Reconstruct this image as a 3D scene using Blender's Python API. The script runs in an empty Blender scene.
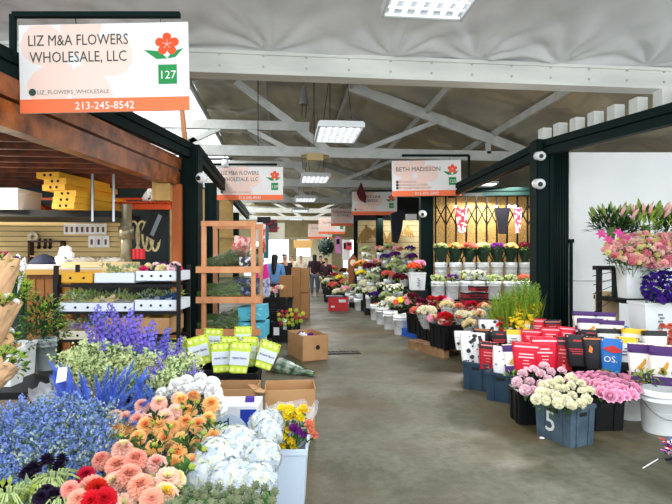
import bpy, math, random
from mathutils import Vector, Matrix, Euler, noise
PI=math.pi; R=math.radians; rnd=random.Random(7)
sc=bpy.context.scene; C=sc.collection
# ---------------------------------------------------------------- camera
F=505.0; CAMH=1.5; YAW=math.atan(51/505)
FW=Vector((math.sin(YAW),math.cos(YAW),0)); RT=Vector((math.cos(YAW),-math.sin(YAW),0)); UP=Vector((0,0,1)); CAM=Vector((0,0,CAMH))
cd=bpy.data.cameras.new('camera'); cam=bpy.data.objects.new('camera',cd); C.objects.link(cam); sc.camera=cam
cd.sensor_width=36; cd.lens=F/672*36; cd.shift_y=6/672; cd.clip_end=200; cd.clip_start=.05
cam.location=CAM; cam.rotation_euler=(PI/2,0,-YAW)
def P(x,y,Z): return CAM+Z*(FW+RT*((x-336)/F)+UP*((258-y)/F))
def PY(x,y,Y0): return P(x,y,Y0/(math.cos(YAW)-(x-336)/F*math.sin(YAW)))
def FL(x,y,h=0): return P(x,y,F*(h-CAMH)/(258-y))
# ---------------------------------------------------------------- materials
def lin(c):
    def f(v):
        v/=255.; return v/12.92 if v<=.04045 else ((v+.055)/1.055)**2.4
    return tuple(f(v) for v in c[:3])+(1,)
MATS={}
def M(name,col=(200,200,200),rough=.6,metal=0,var=0,hue=0,nz=None,bump=None,emit=0,trans=0,alpha=1,spec=.4,sss=0,stretch=None):
    if name in MATS: return MATS[name]
    m=bpy.data.materials.new(name); m.use_nodes=True; n=m.node_tree.nodes; l=m.node_tree.links
    b=n['Principled BSDF']; c=lin(col); b.inputs['Base Color'].default_value=c; b.inputs['Roughness'].default_value=rough
    b.inputs['Metallic'].default_value=metal; b.inputs['Specular IOR Level'].default_value=spec
    src=None
    tc=None
    if nz or bump:
        tc=n.new('ShaderNodeTexCoord'); vec=tc.outputs['Object']
        if stretch:
            mp=n.new('ShaderNodeMapping'); mp.inputs['Scale'].default_value=stretch; l.new(vec,mp.inputs['Vector']); vec=mp.outputs[0]
    if nz:
        scale,col2=nz[:2]; t=n.new('ShaderNodeTexNoise'); t.inputs['Scale'].default_value=scale; t.inputs['Detail'].default_value=5
        l.new(vec,t.inputs['Vector']); rp=n.new('ShaderNodeValToRGB'); e=rp.color_ramp.elements
        lo,hi=(nz[2],nz[3]) if len(nz)>2 else (.35,.65)
        e[0].position=lo; e[0].color=c; e[1].position=hi; e[1].color=lin(col2)
        l.new(t.outputs['Fac'],rp.inputs['Fac']); src=rp.outputs['Color']
    if var or hue:
        oi=n.new('ShaderNodeObjectInfo'); h=n.new('ShaderNodeHueSaturation')
        if src: l.new(src,h.inputs['Color'])
        else: h.inputs['Color'].default_value=c
        mr=n.new('ShaderNodeMapRange'); mr.inputs['To Min'].default_value=1-var; mr.inputs['To Max'].default_value=1+var*.6
        l.new(oi.outputs['Random'],mr.inputs['Value']); l.new(mr.outputs[0],h.inputs['Value'])
        if hue:
            m2=n.new('ShaderNodeMath'); m2.operation='MULTIPLY'; m2.inputs[1].default_value=7.31; l.new(oi.outputs['Random'],m2.inputs[0])
            m3=n.new('ShaderNodeMath'); m3.operation='FRACT'; l.new(m2.outputs[0],m3.inputs[0])
            mr2=n.new('ShaderNodeMapRange'); mr2.inputs['To Min'].default_value=.5-hue; mr2.inputs['To Max'].default_value=.5+hue
            l.new(m3.outputs[0],mr2.inputs['Value']); l.new(mr2.outputs[0],h.inputs['Hue'])
        src=h.outputs['Color']
    if src: l.new(src,b.inputs['Base Color'])
    if bump:
        t2=n.new('ShaderNodeTexNoise'); t2.inputs['Scale'].default_value=bump[0]; t2.inputs['Detail'].default_value=4; l.new(vec,t2.inputs['Vector'])
        bp=n.new('ShaderNodeBump'); bp.inputs['Strength'].default_value=bump[1]; bp.inputs['Distance'].default_value=.02
        l.new(t2.outputs['Fac'],bp.inputs['Height']); l.new(bp.outputs[0],b.inputs['Normal'])
    if emit:
        b.inputs['Emission Color'].default_value=c; b.inputs['Emission Strength'].default_value=emit
    if trans: b.inputs['Transmission Weight'].default_value=trans
    if alpha<1: b.inputs['Alpha'].default_value=alpha
    if sss:   # thin petals and leaves let some light through
        out=n['Material Output']; tr=n.new('ShaderNodeBsdfTranslucent'); mx=n.new('ShaderNodeMixShader'); mx.inputs[0].default_value=sss
        if src: l.new(src,tr.inputs['Color'])
        else: tr.inputs['Color'].default_value=c
        l.new(b.outputs[0],mx.inputs[1]); l.new(tr.outputs[0],mx.inputs[2]); l.new(mx.outputs[0],out.inputs[0])
    MATS[name]=m; return m
def pet(name,col,var=.18,hue=.012): return M('petal_'+name,col,.65,var=var,hue=hue,sss=.3,spec=.2)
def leafm(name,col,var=.25,hue=.02): return M('leaf_'+name,col,.5,var=var,hue=hue,sss=.25,spec=.3)
# ---------------------------------------------------------------- mesh builder
class MB:
    def __init__(s): s.v=[];s.f=[];s.m=[];s.T=None
    def av(s,p):
        p=Vector(p)
        if s.T is not None: p=s.T@p
        s.v.append(p[:]); return len(s.v)-1
    def face(s,ids,mi=0): s.f.append(tuple(ids)); s.m.append(mi)
    def poly(s,pts,mi=0): s.face([s.av(p) for p in pts],mi)
    def box(s,cx,cy,cz,sx,sy,sz,mi=0,tx=1,ty=1):
        a=[]
        for z,k in ((-1,0),(1,1)):
            kx=tx if k else 1; ky=ty if k else 1
            for x,y in ((-1,-1),(1,-1),(1,1),(-1,1)): a.append(s.av((cx+x*sx/2*kx,cy+y*sy/2*ky,cz+z*sz/2)))
        for q in ((3,2,1,0),(4,5,6,7),(0,1,5,4),(1,2,6,5),(2,3,7,6),(3,0,4,7)): s.face([a[i] for i in q],mi)
        return s
    def bx(s,x0,x1,y0,y1,z0,z1,mi=0): return s.box((x0+x1)/2,(y0+y1)/2,(z0+z1)/2,abs(x1-x0),abs(y1-y0),abs(z1-z0),mi)
    def bar(s,p0,p1,w,h=None,mi=0,up=(0,0,1)):
        h=h or w; p0=Vector(p0);p1=Vector(p1);d=(p1-p0).normalized();u=Vector(up)
        if abs(d.dot(u))>.98: u=Vector((0,1,0))
        sd=d.cross(u).normalized();u=sd.cross(d)
        a=[s.av(p+sd*x*w/2+u*y*h/2) for p in (p0,p1) for x,y in ((-1,-1),(1,-1),(1,1),(-1,1))]
        for q in ((0,1,2,3),(7,6,5,4),(4,5,1,0),(5,6,2,1),(6,7,3,2),(7,4,0,3)): s.face([a[i] for i in q],mi)
        return s
    def cyl(s,p0,p1,r0,r1=None,n=8,mi=0,cap=True):
        r1=r0 if r1 is None else r1; p0=Vector(p0);p1=Vector(p1);d=(p1-p0).normalized();u=Vector((0,0,1)) if abs(d.z)<.95 else Vector((1,0,0))
        a=d.cross(u).normalized();b=d.cross(a)
        A=[s.av(p0+(a*math.cos(t)+b*math.sin(t))*r0) for t in [2*PI*i/n for i in range(n)]]
        B=[s.av(p1+(a*math.cos(t)+b*math.sin(t))*r1) for t in [2*PI*i/n for i in range(n)]]
        for i in range(n): s.face((A[i],A[(i+1)%n],B[(i+1)%n],B[i]),mi)
        if cap: s.face(A[::-1],mi); s.face(B,mi)
        return s
    def tube(s,pts,r,n=5,mi=0):
        pts=[Vector(p) for p in pts]
        for i in range(len(pts)-1): s.cyl(pts[i],pts[i+1],r,r,n,mi,True)
        return s
    def lathe(s,prof,n=16,mi=0,c=(0,0,0),cap=True):
        rings=[]
        for r,z in prof: rings.append([s.av((c[0]+r*math.cos(2*PI*i/n),c[1]+r*math.sin(2*PI*i/n),c[2]+z)) for i in range(n)])
        for k in range(len(rings)-1):
            for i in range(n): s.face((rings[k][i],rings[k][(i+1)%n],rings[k+1][(i+1)%n],rings[k+1][i]),mi)
        if cap: s.face(rings[0][::-1],mi); s.face(rings[-1],mi)
        return s
    def ball(s,c,r,n=8,mi=0,sz=1):
        k=max(3,n//2); pr=[(max(1e-4,r*math.sin(PI*i/k)),-r*sz*math.cos(PI*i/k)) for i in range(k+1)]
        return s.lathe(pr,n,mi,c,False)
    def prism(s,pts,y0,y1,mi=0):   # outline in x,z extruded along y
        a=[s.av((x,y0,z)) for x,z in pts]; b=[s.av((x,y1,z)) for x,z in pts]; n=len(pts)
        s.face(a,mi); s.face(b[::-1],mi)
        for i in range(n): s.face((a[i],b[i],b[(i+1)%n],a[(i+1)%n]),mi)
        return s
    def leaf(s,b,d,nrm,L,W,mi=0,bend=.15,fold=.15,tipw=0):
        b=Vector(b);d=Vector(d).normalized();nrm=Vector(nrm);sd=d.cross(nrm)
        if sd.length<1e-4: sd=d.orthogonal()
        sd.normalize();nn=sd.cross(d)
        m=b+d*L*.5+nn*bend*L*.5; t=b+d*L-nn*bend*L*.3
        i0=s.av(b);l=s.av(m+sd*W/2+nn*fold*W);r=s.av(m-sd*W/2+nn*fold*W);c=s.av(m)
        if tipw:
            t1=s.av(t+sd*W*tipw/2);t2=s.av(t-sd*W*tipw/2)
            s.face((i0,c,l),mi);s.face((i0,r,c),mi);s.face((l,c,t1),mi);s.face((c,r,t2),mi);s.face((c,t2,t1),mi)
        else:
            t1=s.av(t);s.face((i0,c,l),mi);s.face((i0,r,c),mi);s.face((l,c,t1),mi);s.face((c,r,t1),mi)
    def mesh(s,name,mats,smooth=False):
        me=bpy.data.meshes.new(name); me.from_pydata(s.v,[],s.f)
        for m in (mats if isinstance(mats,(list,tuple)) else [mats]): me.materials.append(m)
        me.polygons.foreach_set('material_index',s.m)
        if smooth: me.polygons.foreach_set('use_smooth',[True]*len(s.f))
        me.update(); return me
def obj(name,me,parent=None,loc=(0,0,0),rot=(0,0,0),scale=1):
    o=bpy.data.objects.new(name,me); C.objects.link(o); o.parent=parent; o.location=loc
    if isinstance(rot,(Matrix,)): o.rotation_mode='QUATERNION'; o.rotation_quaternion=rot.to_quaternion()
    elif hasattr(rot,'w'): o.rotation_mode='QUATERNION'; o.rotation_quaternion=rot
    else: o.rotation_euler=rot
    o.scale=(scale,)*3 if not hasattr(scale,'__len__') else scale
    return o
def tag(o,label,cat,group=None):
    o['label']=label; o['category']=cat
    if group: o['group']=group
    return o
def thing(name,label,cat,loc=(0,0,0),rot=(0,0,0),group=None,scale=1,me=None): return tag(obj(name,me,None,loc,rot,scale),label,cat,group)
def struct(name,me,loc=(0,0,0),rot=(0,0,0),parent=None):
    o=obj(name,me,parent,loc,rot)
    if parent is None: o['kind']='structure'
    return o
def aim(d,roll=0):   # rotation taking +Z to d
    return Vector(d).to_track_quat('Z','Y')@Euler((0,0,roll)).to_quaternion()
def dup(o,parent=None):
    c=o.copy(); C.objects.link(c); c.parent=parent
    for ch in list(o.children): dup(ch,c)
    return c
YA=-YAW     # turn of a thing that squarely faces the camera axis
def text(s,size,mat,parent,loc,align='LEFT',name='lettering',rot=(PI/2,0,0),ext=.0008,sx=1):
    cu=bpy.data.curves.new(name,'FONT'); cu.body=s; cu.size=size; cu.extrude=ext; cu.align_x=align; cu.materials.append(mat); cu.resolution_u=2
    o=obj(name,cu,parent,loc,rot,(sx,1,1)); return o
# ---------------------------------------------------------------- common materials
green=M('dark_green_paint',(3,25,23),.6,spec=.12,bump=(9,.15)); black=M('black_metal',(12,12,14),.5,spec=.25); white_p=M('white_plastic',(234,237,238),.35,var=.04)
beamw=M('white_painted_timber',(226,226,218),.6,nz=(3,(205,206,200)),bump=(14,.2),stretch=(.3,1,1)); greyp=M('grey_painted_timber',(188,190,186),.6,nz=(4,(172,174,168)))
card=M('cardboard',(186,143,98),.8,nz=(3,(170,126,84)),var=.08); card_in=M('cardboard_inside',(150,112,76),.85); wood=M('orange_pine',(226,164,118),.55,nz=(6,(206,136,90)),stretch=(1,1,.15)); wood2=M('rust_orange_upright',(196,108,44),.5,nz=(5,(160,78,28)),stretch=(1,1,.2))
brownwood=M('stained_timber',(164,92,38),.4,nz=(5,(92,46,16)),bump=(20,.35),stretch=(.3,1,1)); darkjoist=M('dark_joist',(120,58,22),.6,nz=(5,(70,34,14)))
blackpl=M('black_plastic',(15,17,20),.45,nz=(7,(9,10,12)),spec=.3); bluegrey=M('blue_grey_plastic',(58,76,92),.45,nz=(9,(78,96,110)),spec=.4)
txt_dark=M('sign_dark_green_ink',(38,70,62),.5); orange_s=M('sign_orange',(240,118,74),.5,spec=.2); red_e=M('emblem_orange_red',(232,84,44),.5,spec=.2); white_s=M('sign_white',(228,226,224),.45,spec=.2); peach_s=M('sign_faint_peach',(236,206,194),.5,spec=.2)
green_s=M('sign_green',(38,138,74),.5,spec=.2); ink=M('black_ink',(18,18,22),.5); gtxt=M('grey_ink',(120,126,122),.5)
L1=leafm('mid',(64,104,42)); L2=leafm('dark',(34,66,34)); L3=leafm('lime',(160,186,74)); L4=leafm('grey',(120,150,120)); stemm=leafm('stem',(92,128,64))
chrome=M('steel',(170,172,176),.3,1)
WORLD=1.9; E_FRONT=300; E_LAMP=85; E_SKY=900; E_STALL=260; E_GATE=240; E_FAR=450; EXPO=.08
# ================================================================ SETTING
def floor_mat():
    m=bpy.data.materials.new('worn_concrete'); m.use_nodes=True; n=m.node_tree.nodes; l=m.node_tree.links; b=n['Principled BSDF']
    tc=n.new('ShaderNodeTexCoord')
    def nz(sc_,det,st=(1,1,1),rough=.55):
        mp=n.new('ShaderNodeMapping'); mp.inputs['Scale'].default_value=st; l.new(tc.outputs['Object'],mp.inputs[0])
        t=n.new('ShaderNodeTexNoise'); t.inputs['Scale'].default_value=sc_; t.inputs['Detail'].default_value=det; t.inputs['Roughness'].default_value=rough; l.new(mp.outputs[0],t.inputs['Vector']); return t.outputs['Fac']
    def ramp(fac,p):
        r=n.new('ShaderNodeValToRGB'); e=r.color_ramp.elements
        while len(e)<len(p): e.new(.5)
        for i,(q,c) in enumerate(p): e[i].position=q; e[i].color=lin(c) if isinstance(c,tuple) else (c,c,c,1)
        l.new(fac,r.inputs[0]); return r.outputs[0]
    def mix(a,b_,fac,mode='MIX'):
        x=n.new('ShaderNodeMix'); x.data_type='RGBA'; x.blend_type=mode
        if isinstance(fac,float): x.inputs['Factor'].default_value=fac
        else: l.new(fac,x.inputs['Factor'])
        l.new(a,x.inputs[6]); l.new(b_,x.inputs[7]); return x.outputs[2]
    base=ramp(nz(1.1,6,(1,.5,1)),[(.30,(60,59,42)),(.46,(90,90,73)),(.62,(108,108,92)),(.8,(128,128,112))])
    spots=ramp(nz(14,8),[(.35,.62),(.62,1.0)])
    c=mix(base,spots,.8,'MULTIPLY')
    st=ramp(nz(.55,4,(1,1,1),.6),[(.46,0.0),(.62,.85)])
    brown=n.new('ShaderNodeRGB'); brown.outputs[0].default_value=lin((78,62,34))
    c=mix(c,brown.outputs[0],st)
    fine=ramp(nz(60,4,(1,.35,1)),[(.3,.8),(.6,1.0)]); c=mix(c,fine,.5,'MULTIPLY')
    l.new(c,b.inputs['Base Color'])
    rr=ramp(nz(1.6,5),[(.35,.42),(.65,.7)]); l.new(rr,b.inputs['Roughness']); b.inputs['Specular IOR Level'].default_value=.3
    bp=n.new('ShaderNodeBump'); bp.inputs['Strength'].default_value=.25; bp.inputs['Distance'].default_value=.01; l.new(nz(25,5),bp.inputs['Height']); l.new(bp.outputs[0],b.inputs['Normal'])
    return m
mb=MB(); mb.poly([(-12,.4,0),(14,.4,0),(14,44,0),(-12,44,0)]); struct('floor',mb.mesh('floor',floor_mat()))
def crack(pts,w,name='trim_4'):
    pass
# roof liner, front bay: sagging plastic-faced insulation, creased where it is stapled to the girder
linerf=M('pale_insulation_liner',(226,227,226),.42,nz=(2.2,(214,216,216)),bump=(3.0,.6),spec=.35)
def creased(x0,x1,y0,y1,zf,nx,ny,anch,amp,seed=0,arc=None):
    rq=random.Random(seed+77); rays=[(ax,ay,[(rq.uniform(0,2*PI),rq.uniform(.5,1.7),rq.uniform(.018,.04),rq.uniform(.015,.045)) for _ in range(7)]) for ax,ay,_a in anch]
    mb=MB(); idx=[[0]*(nx+1) for _ in range(ny+1)]
    for j in range(ny+1):
        for i in range(nx+1):
            x=x0+(x1-x0)*i/nx; y=y0+(y1-y0)*j/ny
            z=zf(x,y)+ (min(1,abs(y-y1)*1.5+.05))*(noise.noise((x*.8,y*.9,seed))*.06+noise.noise((x*2.1,y*1.6,seed+3))*.02)
            for ax,ay,a0 in anch:
                dx=x-ax;dy=y-ay;d=math.hypot(dx,dy)
                if d<2.6:
                    a=math.atan2(dy,dx); z+=amp*math.exp(-((d-.25)/.9)**2)*(abs(math.sin((a-a0)*5.5+math.sin(d*2+ax)))**3-.3)*min(1,d*4)
            for ax,ay,rs_ in rays:
                dx=x-ax;dy=y-ay
                if abs(dx)<1.8 and abs(dy)<1.8:
                    for an,ln,wd,am in rs_:
                        u=dx*math.cos(an)+dy*math.sin(an)
                        if 0<u<ln:
                            w_=abs(-dx*math.sin(an)+dy*math.cos(an)); ww=wd*(1+u)
                            if w_<ww*2: z-=am*math.exp(-(w_/ww)**2)*(1-u/ln)*min(1,u*6)
            idx[j][i]=mb.av((x,y,z))
    for j in range(ny):
        for i in range(nx): mb.face((idx[j][i],idx[j+1][i],idx[j+1][i+1],idx[j][i+1]))
    return mb
r0=random.Random(3)
GY=P(430,85,7.35).y
anch=[(-5.5+1.35*i+r0.uniform(-.3,.3),GY-.1,r0.uniform(0,3)) for i in range(12)]
struct('ceiling',creased(-7,9.5,2.0,GY-.0,lambda x,y:4.35+.22*(1-math.exp(-(GY-y)*1.3)),420,150,anch,.04).mesh('ceiling',linerf,True))
foil=M('gold_grey_foil_liner',(192,184,160),.42,metal=.25,nz=(.8,(150,150,142)),bump=(4,.8),spec=.5)
def roofz(x,y): return 6.0-(max(0,x-1.7)*.30)+.10*math.sin(y*2.4)
anch=[(-1.8+1.9*i,GY+1.4+2.1*j+.3*((i*7+j*3)%3),i+j*2.) for i in range(6) for j in range(14)]
struct('ceiling',creased(-2.4,9.5,GY+.05,42,roofz,110,260,anch,.09,9).mesh('ceiling',foil,True))
mb=MB(); mb.bx(-12,-3.7,GY+.05,42,4.9,4.95); struct('ceiling',mb.mesh('ceiling',foil))
# big girder and the trusses behind it
def girder(z0,z1,Yc,w=.16,lip=True):
    mb=MB(); mb.bx(-7,9.8,Yc-w/2,Yc+w/2,z0,z1)
    if lip: mb.bx(-7,9.8,Yc-w/2-.05,Yc+w/2+.05,z0-.06,z0-.005); mb.bx(-7,9.8,Yc-w/2-.03,Yc-w/2,z1-.05,z1)
    return mb
mbt=girder(4.10,4.37,GY)
struct('beam_1',mbt.mesh('beam_1',beamw))
bolt=MB()
for i in range(26):
    for z in (4.16,4.31): bolt.cyl((-5.7+i*.6,GY-.08,z),(-5.7+i*.6,GY-.095,z),.018,.018,6)
struct('trim_1',bolt.mesh('trim_1',greyp))
for k,Z in enumerate((12.6,17.8,23.0,28.2,33.5)):
    Yk=P(285,200,Z).y; mb=girder(4.02,4.27,Yk,.14,False); s=.16
    def b_(x1,z1,x2,z2,w=.12,h=.2): mb.bar((x1,Yk,z1),(x2,Yk,z2),w,h,up=(0,1,0) if False else (0,0,1))
    b_(1.6,5.85,6.3,4.25,.12,.26); b_(-1.2,5.85,1.15,4.15,.11,.18); b_(3.9,5.02,1.9,4.2,.10,.12); b_(-5.2,4.78,.6,4.78,.135,.22); b_(5.25,4.2,5.25,4.65,.1,.14)
    b_(-3.2,5.1,-2.0,4.2,.1,.14); b_(-1.6,4.7,-2.6,4.2,.1,.12); b_(-.9,4.7,.1,4.2,.1,.12)
    struct('beam_%d'%(k+2),mb.mesh('beam',greyp))
mb=MB()
for x in (-2.35,-.5,1.65,3.6,5.4): mb.bar((x,GY+.1,roofz(x,0)-.16),(x,40,roofz(x,0)-.16),.07,.16)
struct('beam_7',mb.mesh('beam',greyp))
# far end of the hall
beige=M('beige_siding',(214,196,150),.6,nz=(2,(200,180,132))); beige2=M('pale_cream_board',(236,224,186),.6); dk=M('dark_shop_interior',(22,24,26),.8)
YF=40
mb=MB(); mb.bx(-12,14,YF,YF+.2,3.0,6.2); mb.bx(-12,-3.2,YF,YF+.2,0,3.0); mb.bx(7.4,14,YF,YF+.2,0,3.0); mb.bx(.3,.9,YF-.05,YF+.2,0,3.0); mb.bx(2.8,4.6,YF-.06,YF+.2,0,3.0,1)
mb.bx(-12,14,YF-.1,YF,2.95,3.12,1)
struct('wall_back',mb.mesh('wall_back',[beige,beige2]))
mb=MB(); mb.bx(-12,-11.8,9.5,YF,0,5.5); struct('wall_left',mb.mesh('wall_left',dk))
mb=MB(); mb.bx(9.6,9.8,9.5,YF,0,5.0); struct('wall_right',mb.mesh('wall_right',M('grey_board',(150,148,140),.8)))
# ---- steel frame of the stalls
def bar2(name,p0,p1,w,h,mat,kind=True):
    mb=MB(); mb.bar(p0,p1,w,h); return struct(name,mb.mesh(name,mat))
def post(name,x,Z,w,ztop,mat=green,fl=True):
    p=P(x,258,Z); mb=MB(); mb.box(0,0,ztop/2,w,w,ztop)
    if fl: mb.box(-w*.35,-w/2-.01,ztop/2,w*.18,.02,ztop); mb.box(w*.35,-w/2-.01,ztop/2,w*.18,.02,ztop)
    return struct(name,mb.mesh(name,mat),(p.x,p.y,0),(0,0,YA))
post('pillar_1',541.5,8.3,.28,3.42); post('pillar_2',191,8.9,.33,3.42); post('pillar_3',426,12.4,.30,3.4); post('pillar_4',379.5,19.2,.26,3.3); post('pillar_5',212,12.9,.3,3.4)
post('pillar_6',356,21,.2,3.3); post('pillar_7',236,19,.2,3.2)
def twin(n,a,b,h=.2,w=.12):
    mb=MB(); a=Vector(a);b=Vector(b); mb.bar(a-UP*h*.27,b-UP*h*.27,w,h*.42); mb.bar(a+UP*h*.27,b+UP*h*.27,w,h*.42); mb.bar(a,b,w*.4,h*.2)
    return struct(n,mb.mesh(n,green))
twin('beam_8',P(541,149,8.3),P(760,91,5.0),.26); twin('beam_9',P(541,150,8.3),P(437,199,13.2),.28); twin('beam_10',P(192,152,8.9),P(-60,32,4.2),.28)
twin('beam_11',P(196,152,8.9),P(248,216,20),.28); twin('beam_13',P(430,193,12.3),P(541,191,11.9),.2,.1)
# white rafter ends along the right frame
mb=MB()
for i in range(9):
    t=i/8; p=P(541,149,8.3).lerp(P(720,101,5.5),t); mb.box(p.x+.12,p.y+.1,p.z+.24,.15,.16,.24)
    mb.box(p.x+.4,p.y+.3,p.z+.17,.5,.05,.12)
struct('beam_14',mb.mesh('beam',beamw))
# corrugated shutter beside right post
mb=MB(); a=P(552,258,8.35); b=P(568,258,8.5)
for i in range(6):
    t=(i+.5)/6; p=a.lerp(b,t); mb.cyl((p.x,p.y,0),(p.x,p.y,3.3),.034,.034,8)
struct('door_1',mb.mesh('door_1',green,True))
mb=MB(); p=P(571,258,8.3); mb.cyl((p.x,p.y,0),(p.x,p.y,2.9 if False else 1.75),.03,.03,8); mb.box(p.x,p.y,1.78,.07,.07,.06)
tag(obj('gate_post',mb.mesh('gate_post',green)),'short dark pole standing against white wall beside the corrugated shutter','pole')
# white partition wall right
a=P(570,258,8.7); mb=MB(); mb.bx(0,7,0,.08,0,3.32); mb.bx(0,7,-.012,0,1.1,1.115,1)
struct('wall_front',mb.mesh('wall',[M('white_wall',(243,243,241),.7,nz=(1.2,(236,237,236))),greyp]),(a.x,a.y,0),(0,0,YA))
# ---- left stall: joists, deck, beams
def struct_box(name,x0,x1,y0,y1,z0,z1,mat): mb=MB(); mb.bx(x0,x1,y0,y1,z0,z1); return struct(name,mb.mesh(name,mat))
A=P(181,176,8.85); B=P(-60,62,4.1)
mb=MB(); mb.bar(Vector((A.x,A.y,3.12)),Vector((B.x,B.y,3.12)),.12,.2); mb.bar(Vector((A.x-.05,A.y,2.86)),Vector((B.x-.05,B.y,2.86)),.18,.26); struct('beam_15',mb.mesh('beam',brownwood))
mb=MB()
for i in range(14):
    y=4.6+i*.42; t=(y-B.y)/(A.y-B.y); xe=B.x+(A.x-B.x)*t; mb.bx(-9,xe-.15,y,y+.05,2.78,3.0)
struct('beam_16',mb.mesh('beam',darkjoist))
struct_box('ceiling_2',-9,-3.1,4.3,10.2,3.0,3.04,darkjoist)
# slat wall and dark back wall
YB=9.9
struct_box('wall_left_2',-9,-2.2,YB,YB+.08,0,3.1,M('dark_green_corrugated',(18,40,40),.5))
mb=MB(); slat=M('cream_slatwall',(222,196,138),.5,nz=(2,(208,178,118)))
for i in range(14): mb.bx(-6.9,-2.9,YB-.06,YB-.02,1.05+i*.095,1.05+i*.095+.082)
mb.bx(-6.9,-2.9,YB-.02,YB,1.05,2.4,1); struct('wall_left_3',mb.mesh('wall',[slat,M('groove',(96,78,48),.8)]))
# far side stalls: beige siding right, plywood left
mb=MB(); a=P(358,258,20)
for i in range(13): mb.bx(0,2.6,-.02,.02+.02*(i%2),.15+i*.22,.15+i*.22+.20)
mb.bx(0,2.6,.03,.08,0,3.0,1); mb.bx(-.1,3.2,-.02,.1,3.0,3.9,2); struct('wall_right_2',mb.mesh('wall',[beige,M('siding_gap',(150,132,92),.8),dk]),(a.x,a.y,0),(0,0,YA))
ply=M('plywood_yellow',(206,170,104),.6,nz=(5,(188,150,86)))
a=P(200,258,14); mb=MB(); mb.bx(-1.5,.9,0,.05,1.2,3.4); mb.bx(-1.5,.95,-.04,0,2.05,2.12); mb.bx(.1,.16,-.04,0,1.2,3.4); struct('wall_left_4',mb.mesh('wall',ply),(a.x,a.y,0))
mb=MB(); mb.bx(-9,-2.4,15,15.1,0,3.3); struct('wall_left_5',mb.mesh('wall',dk))
# floor drain
a=FL(343,353); mb=MB()
mb.bx(-.26,.26,-.1,.1,.002,.008,1)
for i in range(9): mb.bx(-.25+i*.0625-.01,-.25+i*.0625+.01,-.09,.09,.008,.016)
mb.bx(-.27,.27,-.11,-.09,.002,.017);mb.bx(-.27,.27,.09,.11,.002,.017)
tag(obj('floor_drain',mb.mesh('floor_drain',[M('rusty_iron',(52,46,38),.6),black]),None,(a.x,a.y,0)),'rectangular dark iron drain grate set in the concrete aisle floor','drain')
# ---- ceiling lights
tubem=M('fluorescent_tube',(244,248,255),.5,emit=1.8); diff=M('light_louvre',(236,240,240),.5,emit=.12)
LT=[(441,-18,4.45,'largest ceiling light with gridded louvre, hanging before the big white beam'),(338,134,9.7,'six tube ceiling light hanging just behind the big white beam'),(315,179,15,'third ceiling light along the aisle, under the second truss'),
    (305.5,199.5,20,'fourth small ceiling light along the aisle'),(300,210.5,25,'fifth tiny ceiling light along the aisle'),(296,219,30,'last tiny ceiling light before the far wall')]
housing=M('light_housing',(206,210,210),.5)
h=MB(); h.bx(-.4,.4,-.62,.62,.03,.09); h.bx(-.42,-.39,-.64,.64,-.03,.06); h.bx(.39,.42,-.64,.64,-.03,.06); h.bx(-.42,.42,-.65,-.62,-.03,.06); h.bx(-.42,.42,.62,.65,-.03,.06); h.box(0,0,.12,.2,.5,.06)
hm=h.mesh('light_housing',housing)
tb=MB(); tb.cyl((0,-.58,0),(0,.58,0),.022,.022,8); tm=tb.mesh('tube',tubem)
lv=MB()
for i in range(9): lv.bx(-.385,.385,-.6+i*.15-.004,-.6+i*.15+.004,-.028,-.004)
lvm=lv.mesh('louvre',diff)
for x,y,Z,lab in LT:
    p=P(x,y,Z); t=thing('ceiling_light',lab,'ceiling light',p)
    hs=obj('housing',hm,t)
    for k in range(6): obj('tube',tm,hs,(-.325+.13*k,0,.0))
    obj('louvre',lvm,hs)
    top=(4.5 if p.y<GY else roofz(p.x,p.y)-.05)-p.z
    c=MB(); c.cyl((-.3,0,.09),(-.05,0,top),.006,.006,4); c.cyl((.3,0,.09),(.05,0,top),.006,.006,4); obj('hanging_wire',c.mesh('hanging_wire',black),t)
# ================================================================ SIGNS
def flower_logo(parent,x,z,s,mat=orange_s):
    mb=MB()
    for k in range(5):
        a=R(90+72*k); c=(x+s*.55*math.cos(a),z+s*.5*math.sin(a)); pts=[]
        for j in range(12):
            t=2*PI*j/12; u=s*.48*math.cos(t); v=s*.36*math.sin(t)*(1+.25*math.cos(t)); pts.append((c[0]+u*math.cos(a)-v*math.sin(a),c[1]+u*math.sin(a)+v*math.cos(a)))
        mb.prism(pts,-.0135-k*.0002,-.011)
    obj('flower_emblem',mb.mesh('flower_emblem',mat),parent)
    st=MB(); 
    for k in range(5):
        a=R(90+72*k); st.bar((x,-.0147,z),(x+s*.4*math.cos(a),-.0147,z+s*.4*math.sin(a)),s*.03,.0006,up=(0,1,0))
    for sg,L in ((-1,1.95),(1,1.35)):
        bx,bz=x,z-s*1.2; tx,tz=x+sg*s*L,z-s*.25-(.2*s if sg<0 else .1*s)
        mx,mz=(bx+tx)/2,(bz+tz)/2; nx,nz=-(tz-bz),(tx-bx); q=.17
        pts=[(bx,bz),(bx*.6+tx*.4+nx*q,bz*.6+tz*.4+nz*q),(tx,tz),(bx*.6+tx*.4-nx*q,bz*.6+tz*.4-nz*q)]
        if sg<0: pts=pts[::-1]
        st.prism(pts,-.0128,-.011,1)
    obj('leaf_emblem',st.mesh('leaf_emblem',[white_s,green_s]),parent)
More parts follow.
